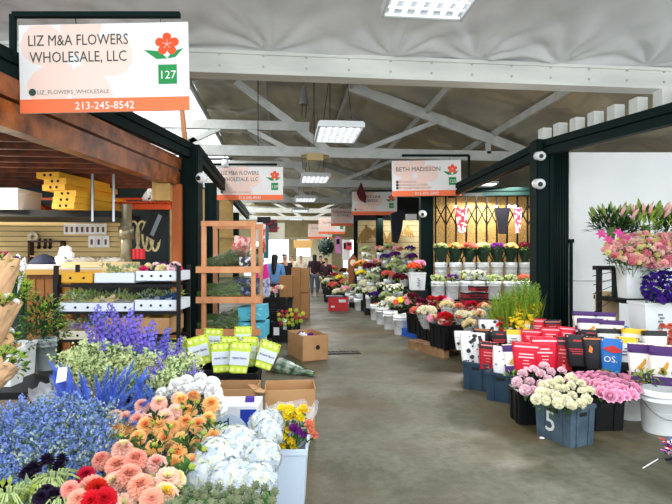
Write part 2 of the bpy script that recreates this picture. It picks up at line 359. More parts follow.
def sign(x0,y0,x1,y1,Z,lines,num,phone,label,small=None,stripe=True,tilt=0,group=None,sz=1.0):
    a=P(x0,y0,Z); W=(x1-x0)/F*Z; H=(y1-y0)/F*Z; c=P((x0+x1)/2,(y0+y1)/2,Z)
    t=thing('hanging_sign',label,'sign',c,(0,R(tilt),YA),group)
    m=MB(); m.bx(-W/2,W/2,-.01,.01,-H/2,H/2); obj('panel',m.mesh('panel',white_s),t)
    fp=MB()
    for k in range(5):     # faint giant flower printed on the panel
        an=R(80+72*k); cx=-W*.17+H*.36*math.cos(an); cz=H*.08+H*.36*math.sin(an); pts=[]
        for j in range(14):
            tt=2*PI*j/14; u=H*.30*math.cos(tt); v=H*.23*math.sin(tt)*(1+.3*math.cos(tt)); X=cx+u*math.cos(an)-v*math.sin(an); Zz=cz+u*math.sin(an)+v*math.cos(an)
            pts.append((max(-W/2+.002,min(W/2,X)),max(-H/2+.1*H,min(H/2-.002,Zz))))
        fp.prism(pts,-.0112-.0001*k,-.0101)
    obj('printed_petals',fp.mesh('printed_petals',peach_s),t)
    sb=MB(); sb.bx(-W/2,W/2,-.0125,-.010,-H/2,-H/2+H*.155); stp=obj('orange_stripe',sb.mesh('orange_stripe',orange_s),t)
    flower_logo(t,W*.375,H*.25,H*.135,red_e)
    nb=MB(); nb.bx(W*.375-H*.105,W*.375+H*.105,-.0125,-.010,-H*.20,-H*.20+H*.22); npl=obj('number_plate',nb.mesh('number_plate',green_s),t)
    text(num,H*.13,white_s,npl,(W*.375,-.014,-H*.14),'CENTER')
    for i,(s,zz,siz,xx,sxx) in enumerate(lines): text(s,siz*H*sz,txt_dark,t,(xx*W,-.0135,zz*H),'CENTER',sx=sxx)
    if phone: text(phone,H*.12,white_s,stp,(0,-.0135,-H*.468),'CENTER')
    if small:
        for i,s in enumerate(small):
            zz=-.29+.085*(len(small)-1-i); text(s,H*.066,gtxt,t,(-W*.40,-.013,zz*H),'LEFT')
            d=MB(); d.cyl((-W*.425,-.012,zz*H+H*.025),(-W*.425,-.0135,zz*H+H*.025),H*.042,H*.042,12); obj('round_icon',d.mesh('round_icon',txt_dark),t)
    wr=MB()
    for xx in (-W*.16 if Z<6 else -W*.3,W*.34): wr.cyl((xx,0,H/2-.03),(xx-.01,0,H/2+.07),.004,.004,5)
    obj('hanging_wire',wr.mesh('hanging_wire',ink),t)
    return t,c,W,H
def bracket(x0,x1,y,yb,Z,side,label):
    p0=P(x0,y,Z);p1=P(x1,y,Z); e=P(x0 if side<0 else x1,yb,Z); s=p0 if side<0 else p1
    mb=MB(); th=.05
    mb.bar(p0,p1,th,th); mb.bar(s,e,th,th)
    tag(obj('sign_bracket',mb.mesh('sign_bracket',green)),label,'sign bracket')
LIZ=[('LIZ M&A FLOWERS',.26,.175,-.15,.78),('WHOLESALE, LLC',.07,.175,-.15,.80)]
s1=sign(20,24,189,112,4.9,LIZ,'127','213-245-8542','large nearest white and orange flower shop sign numbered 127, hung on the left',['LIZ_FLOWERS_WHOLESALE'],tilt=-1.2)
bracket(13,180,15,58,4.9,-1,'green steel arm holding the large nearest sign above the timber deck')
sign(217,167,283,200,12.5,LIZ,'129','213-245-8542','smaller white and orange sign with two lines of text, hung beyond the left green post',['LIZ_FLOWERS_WHOLESALE'],tilt=0)
bracket(212,277,164.5,178,12.5,-1,'dark steel arm holding the smaller sign beyond the left post')
sign(392,160.5,461,196,11.8,[('BETH MADISSON',.20,.175,-.12,.95)],'125','213-372-5893','white and orange sign reading BETH MADISSON, hung before the scissor gate',['BETHMADISSON','BETHMADISSON_FLOWERS','BETHMADISSON@GMAIL.COM'],tilt=-1)
bracket(402,469,155.5,178,11.8,1,'dark steel arm holding the BETH MADISSON sign')
sign(352,192,397,215,18.3,[("MARIA'S LINE",.24,.17,-.12,1),('FLOWERS',.06,.17,-.12,1)],'123','','white and orange sign with a dark red tag hung over its corner',['FLOWERS'])
bracket(357,398,190.8,199,18.3,1,'thin dark arm over the sign that carries the dark red tag')
sign(331,209,364,226,25,[('AMERICAN LINE',.24,.17,-.12,1),('FLOWERS',.06,.17,-.12,1)],'121','','third white and orange sign back along the right row')
sign(318.5,218,345,234,30.5,[('FLOWERS',.15,.17,-.12,1)],'119','','fourth white and orange sign back along the right row')
sign(308,224,332,239,36,[('FLOWERS',.15,.17,-.12,1)],'117','','last and smallest sign in the right row before the far wall')
p=P(361,196,18.0); mb=MB(); mb.prism([(-.16,.1),(.0,.5),(.2,-.02),(.16,-.26),(-.06,-.12)],-.02,.02)
tag(obj('red_tag',mb.mesh('red_tag',M('dark_red_cloth',(84,14,26),.8)),None,p,(0,0,YA)),'dark red ribbon tag hanging over the top corner of a sign','tag')
# ================================================================ SMALL FITTINGS
def camera_dome(x,y,Z,lab,r=.075):
    p=P(x,y,Z); t=thing('security_camera',lab,'security camera',p,(0,0,YA)); m=MB(); m.ball((0,0,0),r,14); m.cyl((0,0,0),(0,.14,.03),r*.8,r*.9,14); obj('housing',m.mesh('housing',white_p,True),t)
    m=MB(); m.cyl((-r*.25,-r*.8,-r*.15),(-r*.3,-r*1.08,-r*.2),r*.45,r*.4,12); obj('lens',m.mesh('lens',ink),t)
camera_dome(541,156,7.95,'upper white dome camera on the right green post'); camera_dome(540,184,7.95,'lower white dome camera on the right green post',.085)
camera_dome(201,178,8.5,'white dome camera on the left green post',.09); camera_dome(423,214,12.1,'small white dome camera on the post behind the BETH MADISSON sign',.09)
for x,y,lab in ((207,162,'white spotlight to the left on the rail above the second left sign'),(225,164,'white spotlight nearer the aisle on the rail above the second left sign')):
    p=P(x,y,12.2); t=thing('track_spotlight',lab,'spotlight',p); m=MB(); m.cyl((0,0,-.08),(0,0,.1),.09,.08,12); obj('shade',m.mesh('shade',white_p,True),t); m=MB(); m.cyl((0,0,.1),(0,0,.2),.012,.012,6); obj('stem',m.mesh('stem',black),t)
mb=MB(); mb.bar(P(200,159,12.2),P(232,159,12.2),.04,.04); tag(obj('spotlight_rail',mb.mesh('spotlight_rail',black)),'thin black rail carrying two white spotlights','rail')
# strip light under the right roof, wires, fan heater
mb=MB(); mb.box(0,0,0,1.0,.35,.06); t=thing('strip_light','white strip light glowing under the roof behind the BETH MADISSON sign','strip light',P(478,183,13.5)); obj('housing',mb.mesh('housing',housing),t); mb=MB(); mb.box(0,0,-.04,.9,.28,.03); obj('diffuser',mb.mesh('diffuser',M('strip_glow',(240,245,250),.5,emit=2.5)),t)
p=P(304,98,10.6); t=thing('hanging_speaker','grey cone hanging from the roof foil beside the truss','speaker',p); m=MB(); m.lathe([(.04,.25),(.06,.1),(.1,-.1),(.1,-.14)],10); obj('cone',m.mesh('cone',M('dark_grey_metal',(88,88,86),.5)),t)
m=MB(); m.cyl((0,0,.25),(0,0,roofz(p.x,p.y)-p.z),.008,.008,5); m.cyl((-.03,0,-.14),(-.05,0,-.4),.01,.01,5); m.cyl((.05,0,-.14),(.03,0,-.42),.01,.01,5); obj('cable',m.mesh('cable',black),t)
for x,Z in ((330,12.2),(314,12.2),(258,12.4)):
    p=P(x,150,Z); m=MB(); m.cyl((p.x,p.y,4.25),(p.x,p.y,5.9),.012,.012,5); tag(obj('drop_cable',m.mesh('drop_cable',black)),{330:'dark vertical cable dropping beside the six tube light',314:'dark vertical cable dropping below the grey cone',258:'thin dark cable dropping above the second left sign'}[x],'cable')
p=P(315,157,12.4); t=thing('junction_box','small brass coloured junction box fixed to the second truss','junction box',p); m=MB(); m.box(0,0,0,.4,.12,.18); m.cyl((-.2,0,0),(-.34,0,0),.07,.05,8); m.cyl((.2,0,0),(.34,0,0),.07,.05,8); obj('case',m.mesh('case',M('dull_brass',(160,140,96),.4,.5)),t)
# timber stick beside left post
mb=MB(); mb.bar(P(182,110,8.6),P(186,150,8.75),.07,.05); tag(obj('timber_batten',mb.mesh('timber_batten',wood)),'thin brown timber batten standing up beyond the large sign','batten')
# ================================================================ LEFT STALL CONTENTS
ORM=M('orange_rack_paint',(226,84,26),.45); yel=M('yellow_box_card',(222,166,44),.65,nz=(3,(218,162,40)),var=.08)
def rackbeam(n,x0,y0,x1,y1,Z,h,mat,lab,cat,dep=.06):
    a=P(x0,y0,Z);b=P(x1,y1,Z); mb=MB(); mb.bar(a,b,dep,h); return tag(obj(n,mb.mesh(n,mat)),lab,cat)
t=thing('pallet_rack','orange pallet rack with upright and cross beam at the back of the left stall','rack',P(176,258,8.6)-Vector((0,0,1.5)))
o=t.location
m=MB(); m.bx(-.06,.1,-.05,.05,0,2.75); obj('upright',m.mesh('upright',wood2),t)
m=MB(); a=P(98,206,8.6)-o; m.bar(a,P(172,206,8.6)-o,.06,.12); obj('cross_beam',m.mesh('cross_beam',ORM),t); m=MB(); m.bar(P(0,199,8.9)-o,P(172,199,8.9)-o,.04,.04); obj('cross_beam',m.mesh('cross_beam',ORM),t)
m=MB()
for i in range(26): a=P(100+i*2.8,203.5,8.55)-o; m.box(a.x,a.y,a.z,.02,.5,.02)
obj('wire_deck',m.mesh('wire_deck',ORM),t)
# black shelf
t=thing('long_shelf','long black shelf across the left stall under the yellow boxes','shelf',P(50,216,7.9)); m=MB(); m.bx(-1.6,1.1,-.25,1.0,-.03,.07); obj('board',m.mesh('board',black),t)
for x in (.74,1.05):
    m=MB(); m.bx(x-.02,x+.02,-.3,-.27,-.1,.72); m.bx(x-.02,x-.012,-.3,-.25,-.1,.72); obj('slotted_strut',m.mesh('slotted_strut',chrome),t)
TOPZ=P(50,216,7.9).z+.07
dot=M('box_hole',(30,16,14),.8)
ybox=MB(); ybox.bx(-.185,.185,0,1.25,0,.088); ybm=ybox.mesh('box_body',yel)
hole=MB()
for x in (-.05,.05): hole.cyl((x,-.003,.045),(x,.0,.045),.022,.022,10)
hom=hole.mesh('hand_hole',dot)
stk=[(63,0,'bottom'),(64,1,'second from the bottom'),(65,2,'third from the bottom'),(53.5,3,'third from the top'),(55,4,'second from the top'),(47.5,5,'top')]
for x,k,w in stk:
    p=P(x,200,7.45); t=thing('flower_box','yellow long cardboard flower box, %s of its stack on the black shelf'%w,'box',(p.x,p.y,TOPZ+.0905*k+.0+ (.0 if k<3 else .0)),(0,0,YA-.18+.02*(k%2)),'yellow boxes on the black shelf')
    obj('box_body',ybm,t); obj('hand_hole',hom,t)
p=P(14,200,7.6); t=thing('white_carton','white carton at the end of the black shelf, left of the yellow boxes','box',(p.x-.1,p.y,TOPZ),(0,0,YA)); m=MB(); m.bx(-.3,.22,-.1,.5,0,.3); obj('box_body',m.mesh('box_body',white_p),t); m=MB(); m.bx(-.31,.23,-.11,.51,.24,.31); obj('lid',m.mesh('lid',white_p),t); m=MB(); m.bx(-.22,-.1,-.104,-.1,.12,.15); obj('printed_mark',m.mesh('mark',ink),t)
p=P(38,204,8.3); m=MB(); m.prism([(-.3,0),(.25,0),(.15,.12),(-.1,.2)],-.2,.2); tag(obj('orange_bag',m.mesh('orange_bag',M('orange_plastic',(200,84,40),.5)),None,(p.x,p.y,TOPZ)),'orange plastic bag on the shelf between white carton and yellow boxes','bag')
# plywood crate and spotted bag on the rack
p=P(164,194,8.5); t=thing('plywood_crate','pale plywood crate on the rack beam beside the left post','crate',(p.x,p.y,P(0,203,8.6).z+.012)); m=MB(); m.bx(-.13,.13,-.2,.2,0,.36); m.bx(-.14,-.1,-.22,-.2,0,.36); m.bx(.1,.14,-.22,-.2,0,.36); obj('crate_body',m.mesh('crate_body',ply),t)
p=P(151,200,8.4); t=thing('spotted_bag','white bag with dark spots slumped beside the plywood crate','bag',(p.x,p.y,P(0,203,8.6).z+.012)); m=MB(); m.lathe([(.14,0),(.15,.05),(.1,.13),(.05,.2)],10); obj('bag_body',m.mesh('bag_body',M('spotted_white',(232,226,222),.7,nz=(24,(90,30,50),.55,.6)),True),t)
# packets hung on the slatwall
pkm=MB(); pkm.bx(-.055,.055,-.012,.012,-.1,.1); pk=pkm.mesh('packet_body',M('clear_white_packet',(244,242,238),.3,var=.1))
pin=MB(); pin.bx(-.022,.022,-.016,-.012,-.06,.04); pi=pin.mesh('packet_insert',M('packet_print',(110,70,66),.5,var=.3,hue=.2))
for i in range(8):
    t=thing('hanging_packet','small white blister packet in the upper row on the slatwall','packet',PY(67+5.2*i,229,9.8),(0,0,YA),'upper row of packets on the slatwall'); obj('packet_body',pk,t); obj('packet_insert',pi,t)
for i in range(3):
    t=thing('hanging_packet','small grey blister packet in the lower row on the slatwall','packet',PY(92+7*i,241.5,9.8),(0,0,YA),'lower row of packets on the slatwall'); obj('packet_body',pk,t,scale=1.1); obj('packet_insert',pi,t)
# tape gun, wall items
p=PY(34,237,9.8); t=thing('tape_roll','round tape roll hung on the slatwall','tape',p,(0,0,YA)); m=MB(); 
for k in range(16):
    a0=2*PI*k/16;a1=2*PI*(k+1)/16; m.bar((.07*math.cos(a0),-.03,.07*math.sin(a0)),(.07*math.cos(a1),-.03,.07*math.sin(a1)),.06,.04,up=(0,1,0))
obj('roll',m.mesh('roll',M('tape',(220,206,180),.5)),t)
for i,(x,w) in enumerate(((39.5,'nearest the tape roll'),(45.5,'middle of three'),(50.5,'nearest the cubby shelf'))):
    m=MB(); m.bx(-.02,.02,-.03,0,-.08,.08); m.ball((0,-.03,-.08),.035,8); tag(obj('hanging_tool',m.mesh('hanging_tool',black),None,PY(x,243,9.82)),'small dark tool hung on the slatwall, '+w,'tool')
# cubby shelf of dark wood under slatwall
t=thing('cubby_shelf','wooden open cubby shelf standing on the counter before the slatwall','shelf',P(45,268,9.2)); t.scale=(1,1,1)
m=MB(); m.bx(-.3,-.26,0,.3,0,.5);m.bx(.26,.3,0,.3,0,.5);m.bx(-.3,.3,0,.3,.47,.5); obj('frame',m.mesh('frame',M('dark_brown_board',(72,48,30),.6)),t); m=MB(); m.bx(-.26,.26,0,.3,.2,.23); obj('shelf_board',m.mesh('shelf_board',M('pale_board',(206,178,130),.6)),t)
# ring forms
ring=MB()
for k in range(20):
    a0=2*PI*k/20;a1=2*PI*(k+1)/20; ring.bar((.085*math.cos(a0),0,.24*math.sin(a0)),(.085*math.cos(a1),0,.24*math.sin(a1)),.03,.03,up=(0,1,0))
rm=ring.mesh('wreath_ring',M('cream_straw',(222,206,158),.7,nz=(20,(190,170,120))))
for x,w,rz in ((133.5,'first from the metal pipe',.15),(142,'second from the metal pipe, tilted',.5),(148,'third from the metal pipe',.2),(155,'narrow one beneath the black monitor',.9)):
    tag(obj('wreath_ring',rm,None,P(x,236,8.2),(0,0,rz)),'oval cream straw wreath form, '+w,'wreath form','wreath forms beside the pipe')
m=MB(); p=P(126,258,8.0); m.cyl((p.x,p.y,1.0),(p.x,p.y,2.35),.09,.09,12); m.cyl((p.x,p.y,1.8),(p.x,p.y,2.0),.12,.12,12); tag(obj('metal_pipe',m.mesh('metal_pipe',M('galvanised',(140,132,108),.35,.6),True)),'upright dull metal pipe beside the wreath forms','pipe')
t=thing('monitor','black flat monitor tilted forward under the orange beam','monitor',P(155,226,7.6),(R(-25),R(28),.5)); m=MB(); m.bx(-.14,.14,-.03,.02,-.22,.22); obj('case',m.mesh('case',black),t); m=MB(); m.bx(-.03,.03,-.035,-.03,-.2,.2); obj('grey_strip',m.mesh('strip',M('grey_gloss',(110,116,118),.2)),t); m=MB(); m.cyl((0,.02,.1),(-.02,.2,.36),.02,.02,6); obj('wall_arm',m.mesh('arm',black),t)  # monitor case has a paler grey strip down its front
for i,(x,w) in enumerate(((135,'left'),(139,'middle'),(143,'right'))): m=MB(); m.cyl((0,0,-.08),(0,0,.08),.04,.04,10); tag(obj('red_spool',m.mesh('red_spool',M('red_plastic',(196,20,34),.4)),None,P(x-.5,254,8.0)),'small red ribbon spool below the wreath forms, the %s of three'%w,'spool','red spools')
# counter
ctop=M('counter_timber',(226,176,96),.5,nz=(4,(208,156,78)),stretch=(.3,1,1)); 
t=thing('counter','long timber-edged work counter across the left stall','counter',(P(85,268,6.9).x,P(85,268,6.9).y,0)); zc=P(85,268,6.9).z
m=MB(); m.bx(-1.9,.75,0,2.0,zc-.09,zc-.02); m.bx(-1.9,.75,0,2.0,zc-.02,zc,1); obj('top',m.mesh('top',[ctop,M('counter_white',(220,214,202),.4)]),t)
for x in (-1.8,-.4,.65):
    m=MB(); m.bx(x-.04,x+.04,.05,.13,0,zc-.09); obj('leg',m.mesh('leg',black),t)
t=thing('wooden_cabinet','orange brown wooden cabinet standing below the counter','cabinet',(P(48,300,7.0).x,P(48,300,7.0).y,0)); m=MB(); m.bx(-.3,.3,.05,.5,0,zc-.1); obj('body',m.mesh('body',M('oak_brown',(150,92,38),.5,nz=(6,(118,66,24)),stretch=(1,1,.2))),t)
m=MB()
for i in range(5): m.bx(-.28+i*.115,-.28+i*.115+.1,.03,.05,.1,zc-.16)
obj('door',m.mesh('door',M('oak_light',(172,110,50),.5)),t)
t=thing('white_paper_pile','sheets of white wrapping paper lying slanted on the counter','wrapping paper',(P(32,269,7.2).x,P(32,269,7.2).y,zc)); 
for k in range(3):
    m=MB(); m.bx(-.35+.04*k,.3+.03*k,0,.5,.004+.012*k,.012+.012*k); obj('sheet',m.mesh('sheet',M('white_paper',(238,240,244),.6)),t,rot=(0,0,.12*k))
t=thing('blue_cloth','dark blue cloth heaped on the counter behind the white paper','cloth',(P(44,262,7.9).x,P(44,262,7.9).y,zc)); m=MB(); m.lathe([(.22,0),(.2,.08),(.12,.16),(.03,.2)],12); obj('cloth_body',m.mesh('cloth_body',M('navy_cloth',(22,30,56),.8,bump=(12,1)),True),t)
t=thing('clear_wrap_roll','crumpled clear wrap heaped on the counter beside the packets','plastic wrap',(P(98,252,7.9).x,P(98,252,7.9).y,zc)); m=creased(-.45,.45,-.2,.3,lambda x,y:.1-.3*abs(x)**2,24,16,[(0,0,0)],.1,5); obj('wrap_sheet',m.mesh('wrap_sheet',M('clear_film',(200,200,196),.15,alpha=.45)),t)
t=thing('white_tissue_pile','crumpled white tissue on the counter before the cubby shelf','tissue',(P(67,254,7.9).x,P(67,254,7.9).y,zc)); m=MB()
for k in range(10): m.ball((rnd.uniform(-.12,.12),rnd.uniform(-.1,.1),.05+rnd.uniform(0,.22)),.07,6)
obj('tissue',m.mesh('tissue',M('white_paper')),t)
m=MB(); p=P(92,262,6.95); m.bx(-.45,.45,0,.5,.0,.075); t=thing('long_plank_box','long pale wooden board box lying along the counter edge','box',(p.x,p.y+.05,zc+.005),(0,0,YA)); obj('box_body',m.mesh('box_body',M('pale_timber',(222,192,146),.6)),t)
# black tiered rack with flower boxes
white_b=M('white_corrugated_plastic',(222,228,238),.4,var=.04); cream_b=M('cream_corrugated',(214,204,182),.5)
ZR=5.5; X0=P(57,300,ZR); X1=P(178,300,ZR); ux=(X1-X0).normalized(); 
def rk(x,z,dy=0): p=P(x,258,ZR); return Vector((p.x,p.y+dy,z))
t=thing('tiered_rack','black metal rack holding tiers of long flower boxes in the left stall','rack',(X0.x,X0.y,0)); o=t.location
for x in (57,179):
    for dy in (-.02,.55):
        m=MB(); a=rk(x,0,dy)-o; m.bx(a.x-.02,a.x+.02,a.y-.02,a.y+.02,0,1.42); obj('leg',m.mesh('leg',black),t)
for y in (277,304,332):
    z=1.5-(y+7-258)*ZR/F; 
    for dy in (.0,.53): m=MB(); m.bar(rk(57,z-.02,dy)-o,rk(179,z-.02,dy)-o,.03,.03); obj('shelf_rail',m.mesh('shelf_rail',black),t)
def tray(x0,x1,yt,yb,mat,lab,dy=0,content=None,holes=4,dep=.5,group='flower boxes on the tiered rack'):
    a=rk(x0,0);b=rk(x1,0);W=(b-a).length;z0=1.5-(yb-258)*ZR/F;H=(yb-yt)*ZR/F; p=(a+b)/2
    t=thing('flower_tray',lab,'flower box',(p.x,p.y+dy,z0),(0,0,YA),group); m=MB(); w=.008
    m.bx(-W/2+.002,W/2-.002,0,w,0,H);m.bx(-W/2+.002,W/2-.002,dep-w,dep,0,H);m.bx(-W/2+.002,-W/2+w,0,dep,0,H);m.bx(W/2-w,W/2-.002,0,dep,0,H);m.bx(-W/2+.002,W/2-.002,0,dep,0,w); obj('box_body',m.mesh('box_body',mat),t)
    m=MB()
    for i in range(holes): x=-W/2+W*(i+.7)/(holes+.4); m.cyl((x,-.004,H*.5),(x,.0,H*.5),.014,.014,10)
    obj('hand_hole',m.mesh('hand_hole',dot),t); return (p.x,p.y+dy,z0+H,W,dep)
TR={}
TR['a']=tray(94,135,273,283,white_b,'white flower box at the inner end of the top tier',holes=0)
TR['b']=tray(135.5,177,271,281,white_b,'white flower box topped with pink and purple flowers',holes=4)
TR['y']=tray(61,93,273,283,yel,'yellow flower box with two red marks on the top tier',holes=2)
TR['c']=tray(54,134,303,312,white_b,'long white flower box with dark holes on the middle tier',holes=6)
TR['d']=tray(134.5,177,300,311,white_b,'white flower box of blue cornflowers on the middle tier',holes=4)
TR['e']=tray(55,100,331,340,cream_b,'cream flower box on the lowest tier',holes=3)
TR['f']=tray(102,170,318,334,M('cardboard'),'brown carton on the lowest tier behind the larkspur',holes=0)
# ================================================================ FLOWER SHAPES
def sph(t,p): return Vector((math.sin(t)*math.cos(p),math.sin(t)*math.sin(p),math.cos(t)))
def dahlia_mesh(name,mat,Rr=.047,rings=9,tmax=118,seed=0,mat2=None,w=.36):
    r=random.Random(seed); mb=MB()
    mb.ball((0,0,0),Rr*.45,6)
    for k in range(rings):
        th=R(10+(tmax-10)*k/(rings-1)); n=max(4,int(2*PI*math.sin(th)*2.9/ (w*1.15)))
        for i in range(n):
            ph=2*PI*(i+.5*(k%2))/n+r.uniform(-.1,.1); t=th+r.uniform(-.08,.08); d=sph(t,ph); tn=sph(t-PI/2,ph)
            mb.leaf(d*Rr*.35,d+tn*(.1 if k<3 else -.05),tn,Rr*r.uniform(.62,.74),Rr*w,1 if (mat2 and k<2) else 0,.2,.22,.35)
    return mb.mesh(name,[mat]+([mat2] if mat2 else []))
def hydrangea_mesh(name,mat,Rr=.095,n=260,seed=0,tmax=.75):
    r=random.Random(seed); mb=MB(); mb.ball((0,0,-Rr*.02),Rr*.9,14)
    for i in range(n):
        z=1-2*tmax*(i+.5)/n; t=math.acos(max(-1,z)); ph=i*2.39996+r.uniform(-.15,.15); d=sph(t,ph); q=aim(d,r.uniform(0,6)); c=d*Rr*r.uniform(.95,1.03)*(1+.05*math.sin(5*ph+7*z))
        for a in range(4):
            e=q@Vector((math.cos(a*PI/2),math.sin(a*PI/2),r.uniform(-.05,.25))); mb.leaf(c,e,d,Rr*.17,Rr*.17,(0,0,1,2,0)[i%5],.12,-.05,.6)
    return mb.mesh(name,[mat,pet('floret_cream',(226,228,206),.05,0),pet('floret_cool',(196,210,222),.05,0)])
def rose_mesh(name,mat,Rr=.032,seed=0,rings=3):
    r=random.Random(seed); mb=MB(); mb.lathe([(Rr*.2,-Rr*.9),(Rr*.5,-Rr*.3),(Rr*.42,Rr*.35),(Rr*.12,Rr*.6)],7)
    for k in range(rings):
        n=4+k*2; rr=Rr*(.38+.25*k)
        for i in range(n):
            ph=2*PI*(i+.37*k)/n+r.uniform(-.1,.1); o=Vector((math.cos(ph),math.sin(ph),0)); sd=Vector((-o.y,o.x,0)); lean=.1+.35*k
            rows=[]
            for v,(wd,zz,oo) in enumerate(((.35,-.9,.25),(.75,-.2,1.0),(.7,.45-.12*k,1.0+lean*.7),(.35,.68-.2*k,1.0+lean*1.3))):
                rows.append([mb.av(o*rr*oo*(1-.22*abs(s))+sd*s*Rr*wd*(.75+.25*k)+Vector((0,0,Rr*zz))) for s in (-1,0,1)])
            for v in range(3):
                for u in range(2): mb.face((rows[v][u],rows[v][u+1],rows[v+1][u+1],rows[v+1][u]))
    return mb.mesh(name,mat)
def ruffle_mesh(name,mat,Rr=.03,n=46,seed=0,flat=.8):   # carnation, stock: a ball of ruffled petals
    r=random.Random(seed); mb=MB(); mb.ball((0,0,-.1*Rr),Rr*.5,6)
    for i in range(n):
        z=1-1.5*(i+.5)/n; t=math.acos(max(-1,z)); ph=i*2.4; d=sph(t+r.uniform(-.2,.2),ph); d.z*=flat
        mb.leaf(d*Rr*.3,d,Vector((r.uniform(-1,1),r.uniform(-1,1),r.uniform(-1,1))),Rr*.8,Rr*.62,0,.2,.12,.8)
    return mb.mesh(name,mat)
def daisy_mesh(name,mat,mid,Rr=.04,n=16,layers=2):
    mb=MB(); mb.lathe([(Rr*.22,-.004),(Rr*.25,.004),(Rr*.1,.012)],10,1)
    for k in range(layers):
        for i in range(n):
            ph=2*PI*(i+.5*k)/n; o=Vector((math.cos(ph),math.sin(ph),.15+.25*k)); mb.leaf(Vector((0,0,.002*k)),o,(0,0,1),Rr*(1-.2*k),Rr*.3,0,.12,.1,.5)
    return mb.mesh(name,[mat,mid])
def tulip_mesh(name,mat,Rr=.022):
    mb=MB()
    for i in range(6):
        ph=2*PI*i/6; o=Vector((math.cos(ph),math.sin(ph),0)); mb.leaf(o*Rr*.2-Vector((0,0,Rr)),o*.35+Vector((0,0,1)),-o,Rr*2.6,Rr*1.5,0,-.3,-.15,.25)
    return mb.mesh(name,mat)
def lily_mesh(name,mat,Rr=.07):
    mb=MB()
    for i in range(6):
        ph=2*PI*i/6; o=Vector((math.cos(ph),math.sin(ph),.45)); mb.leaf((0,0,-.02),o,(0,0,1),Rr*1.3,Rr*.55,0,.3,.12)
    return mb.mesh(name,mat)
def leaves_mesh(name,mats,n=60,rad=.15,L=.07,W=.03,h=.3,seed=0,up=.4,shape='dome'):
    r=random.Random(seed); mb=MB()
    for i in range(n):
        t=math.acos(r.uniform(0.0,1)); ph=r.uniform(0,2*PI); d=sph(t,ph); k=r.uniform(.55,1)
        p=Vector((d.x*rad*k,d.y*rad*k,d.z*h*k)); mb.leaf(p,d+Vector((r.uniform(-.6,.6),r.uniform(-.6,.6),up*r.uniform(-.3,1.2))),Vector((r.uniform(-.3,.3),r.uniform(-.3,.3),1)),L*r.uniform(.7,1.3),W*r.uniform(.7,1.2),r.randrange(len(mats)),.2,.1)
    return mb.mesh(name,mats)
def stem_mesh(name,L=.3,r=.0035,leafn=3,ll=.06,mats=None,seed=0):
    q=random.Random(seed); mb=MB(); mb.cyl((0,0,0),(0,0,-L),r,r,5)
    for i in range(leafn):
        z=-L*(.12+.5*i/max(1,leafn)); ph=q.uniform(0,6.28); mb.leaf((0,0,z),(math.cos(ph),math.sin(ph),.5),(0,0,1),ll,ll*.45,1,.2,.15)
    return mb.mesh(name,mats or [stemm,L1])
def spike_mesh(name,mat,L=.42,r0=.034,nf=46,seed=0,fl=.021,frac=.72,budm=None):
    r=random.Random(seed); mb=MB(); mb.cyl((0,0,0),(0,0,L),.004,.002,5,1)
    for i in range(nf):
        f=i/nf; z=L*(1-frac)+L*frac*f; ph=i*2.4; k=1-.72*f; rr=r0*(.35+.75*k); d=Vector((math.cos(ph),math.sin(ph),.25)); c=Vector((d.x*rr,d.y*rr,z)); q=aim(d,r.uniform(0,6))
        for a in range(5):
            e=q@Vector((math.cos(a*1.257),math.sin(a*1.257),.35)); mb.leaf(c,e,d,fl*(.45+.6*k),fl*.8*(.45+.6*k),0,.2,.1,.6)
        mb.leaf((0,0,z),d,(0,0,1),rr,.006,1)
    return mb.mesh(name,[mat,stemm])
def spray_mesh(name,fm,L=.34,seed=0,br=9,nf=16,spread=.075,fs=.009,ls=.0):
    r=random.Random(seed); mb=MB(); mb.cyl((0,0,0),(0,0,L*.75),.003,.002,4,1)
    for i in range(br):
        z=L*(.35+.5*i/br); ph=i*2.4+r.uniform(-.3,.3); e=Vector((math.cos(ph)*spread*r.uniform(.5,1.1),math.sin(ph)*spread*r.uniform(.5,1.1),z+L*.22)); mb.bar((0,0,z),e,.0022,.0022,1)
        for j in range(nf):
            t=r.uniform(.35,1.1); p=Vector((0,0,z)).lerp(e,t)+Vector([r.gauss(0,.011) for _ in range(3)]); d=Vector([r.uniform(-1,1) for _ in range(2)]+[r.uniform(.1,1)])
            mb.leaf(p,d,Vector([r.uniform(-1,1) for _ in range(3)]),fs*2.1,fs*1.4,0 if r.random()>.12 else 1,.3,.2,.4)
    return mb.mesh(name,[fm,stemm])
def plume_mesh(name,mat,L=.3,seed=0,n=120,w=.032):
    r=random.Random(seed); mb=MB(); mb.cyl((0,0,-.1),(0,0,L),.003,.001,4)
    for i in range(n):
        f=i/n; z=L*f; ph=i*2.4; rr=w*math.sin(PI*min(1,.15+.85*f))**.7; mb.leaf((0,0,z*.95),(math.cos(ph)*rr,math.sin(ph)*rr,.045),(0,0,1),.055,.006,0,.1,.0)
    return mb.mesh(name,[mat])
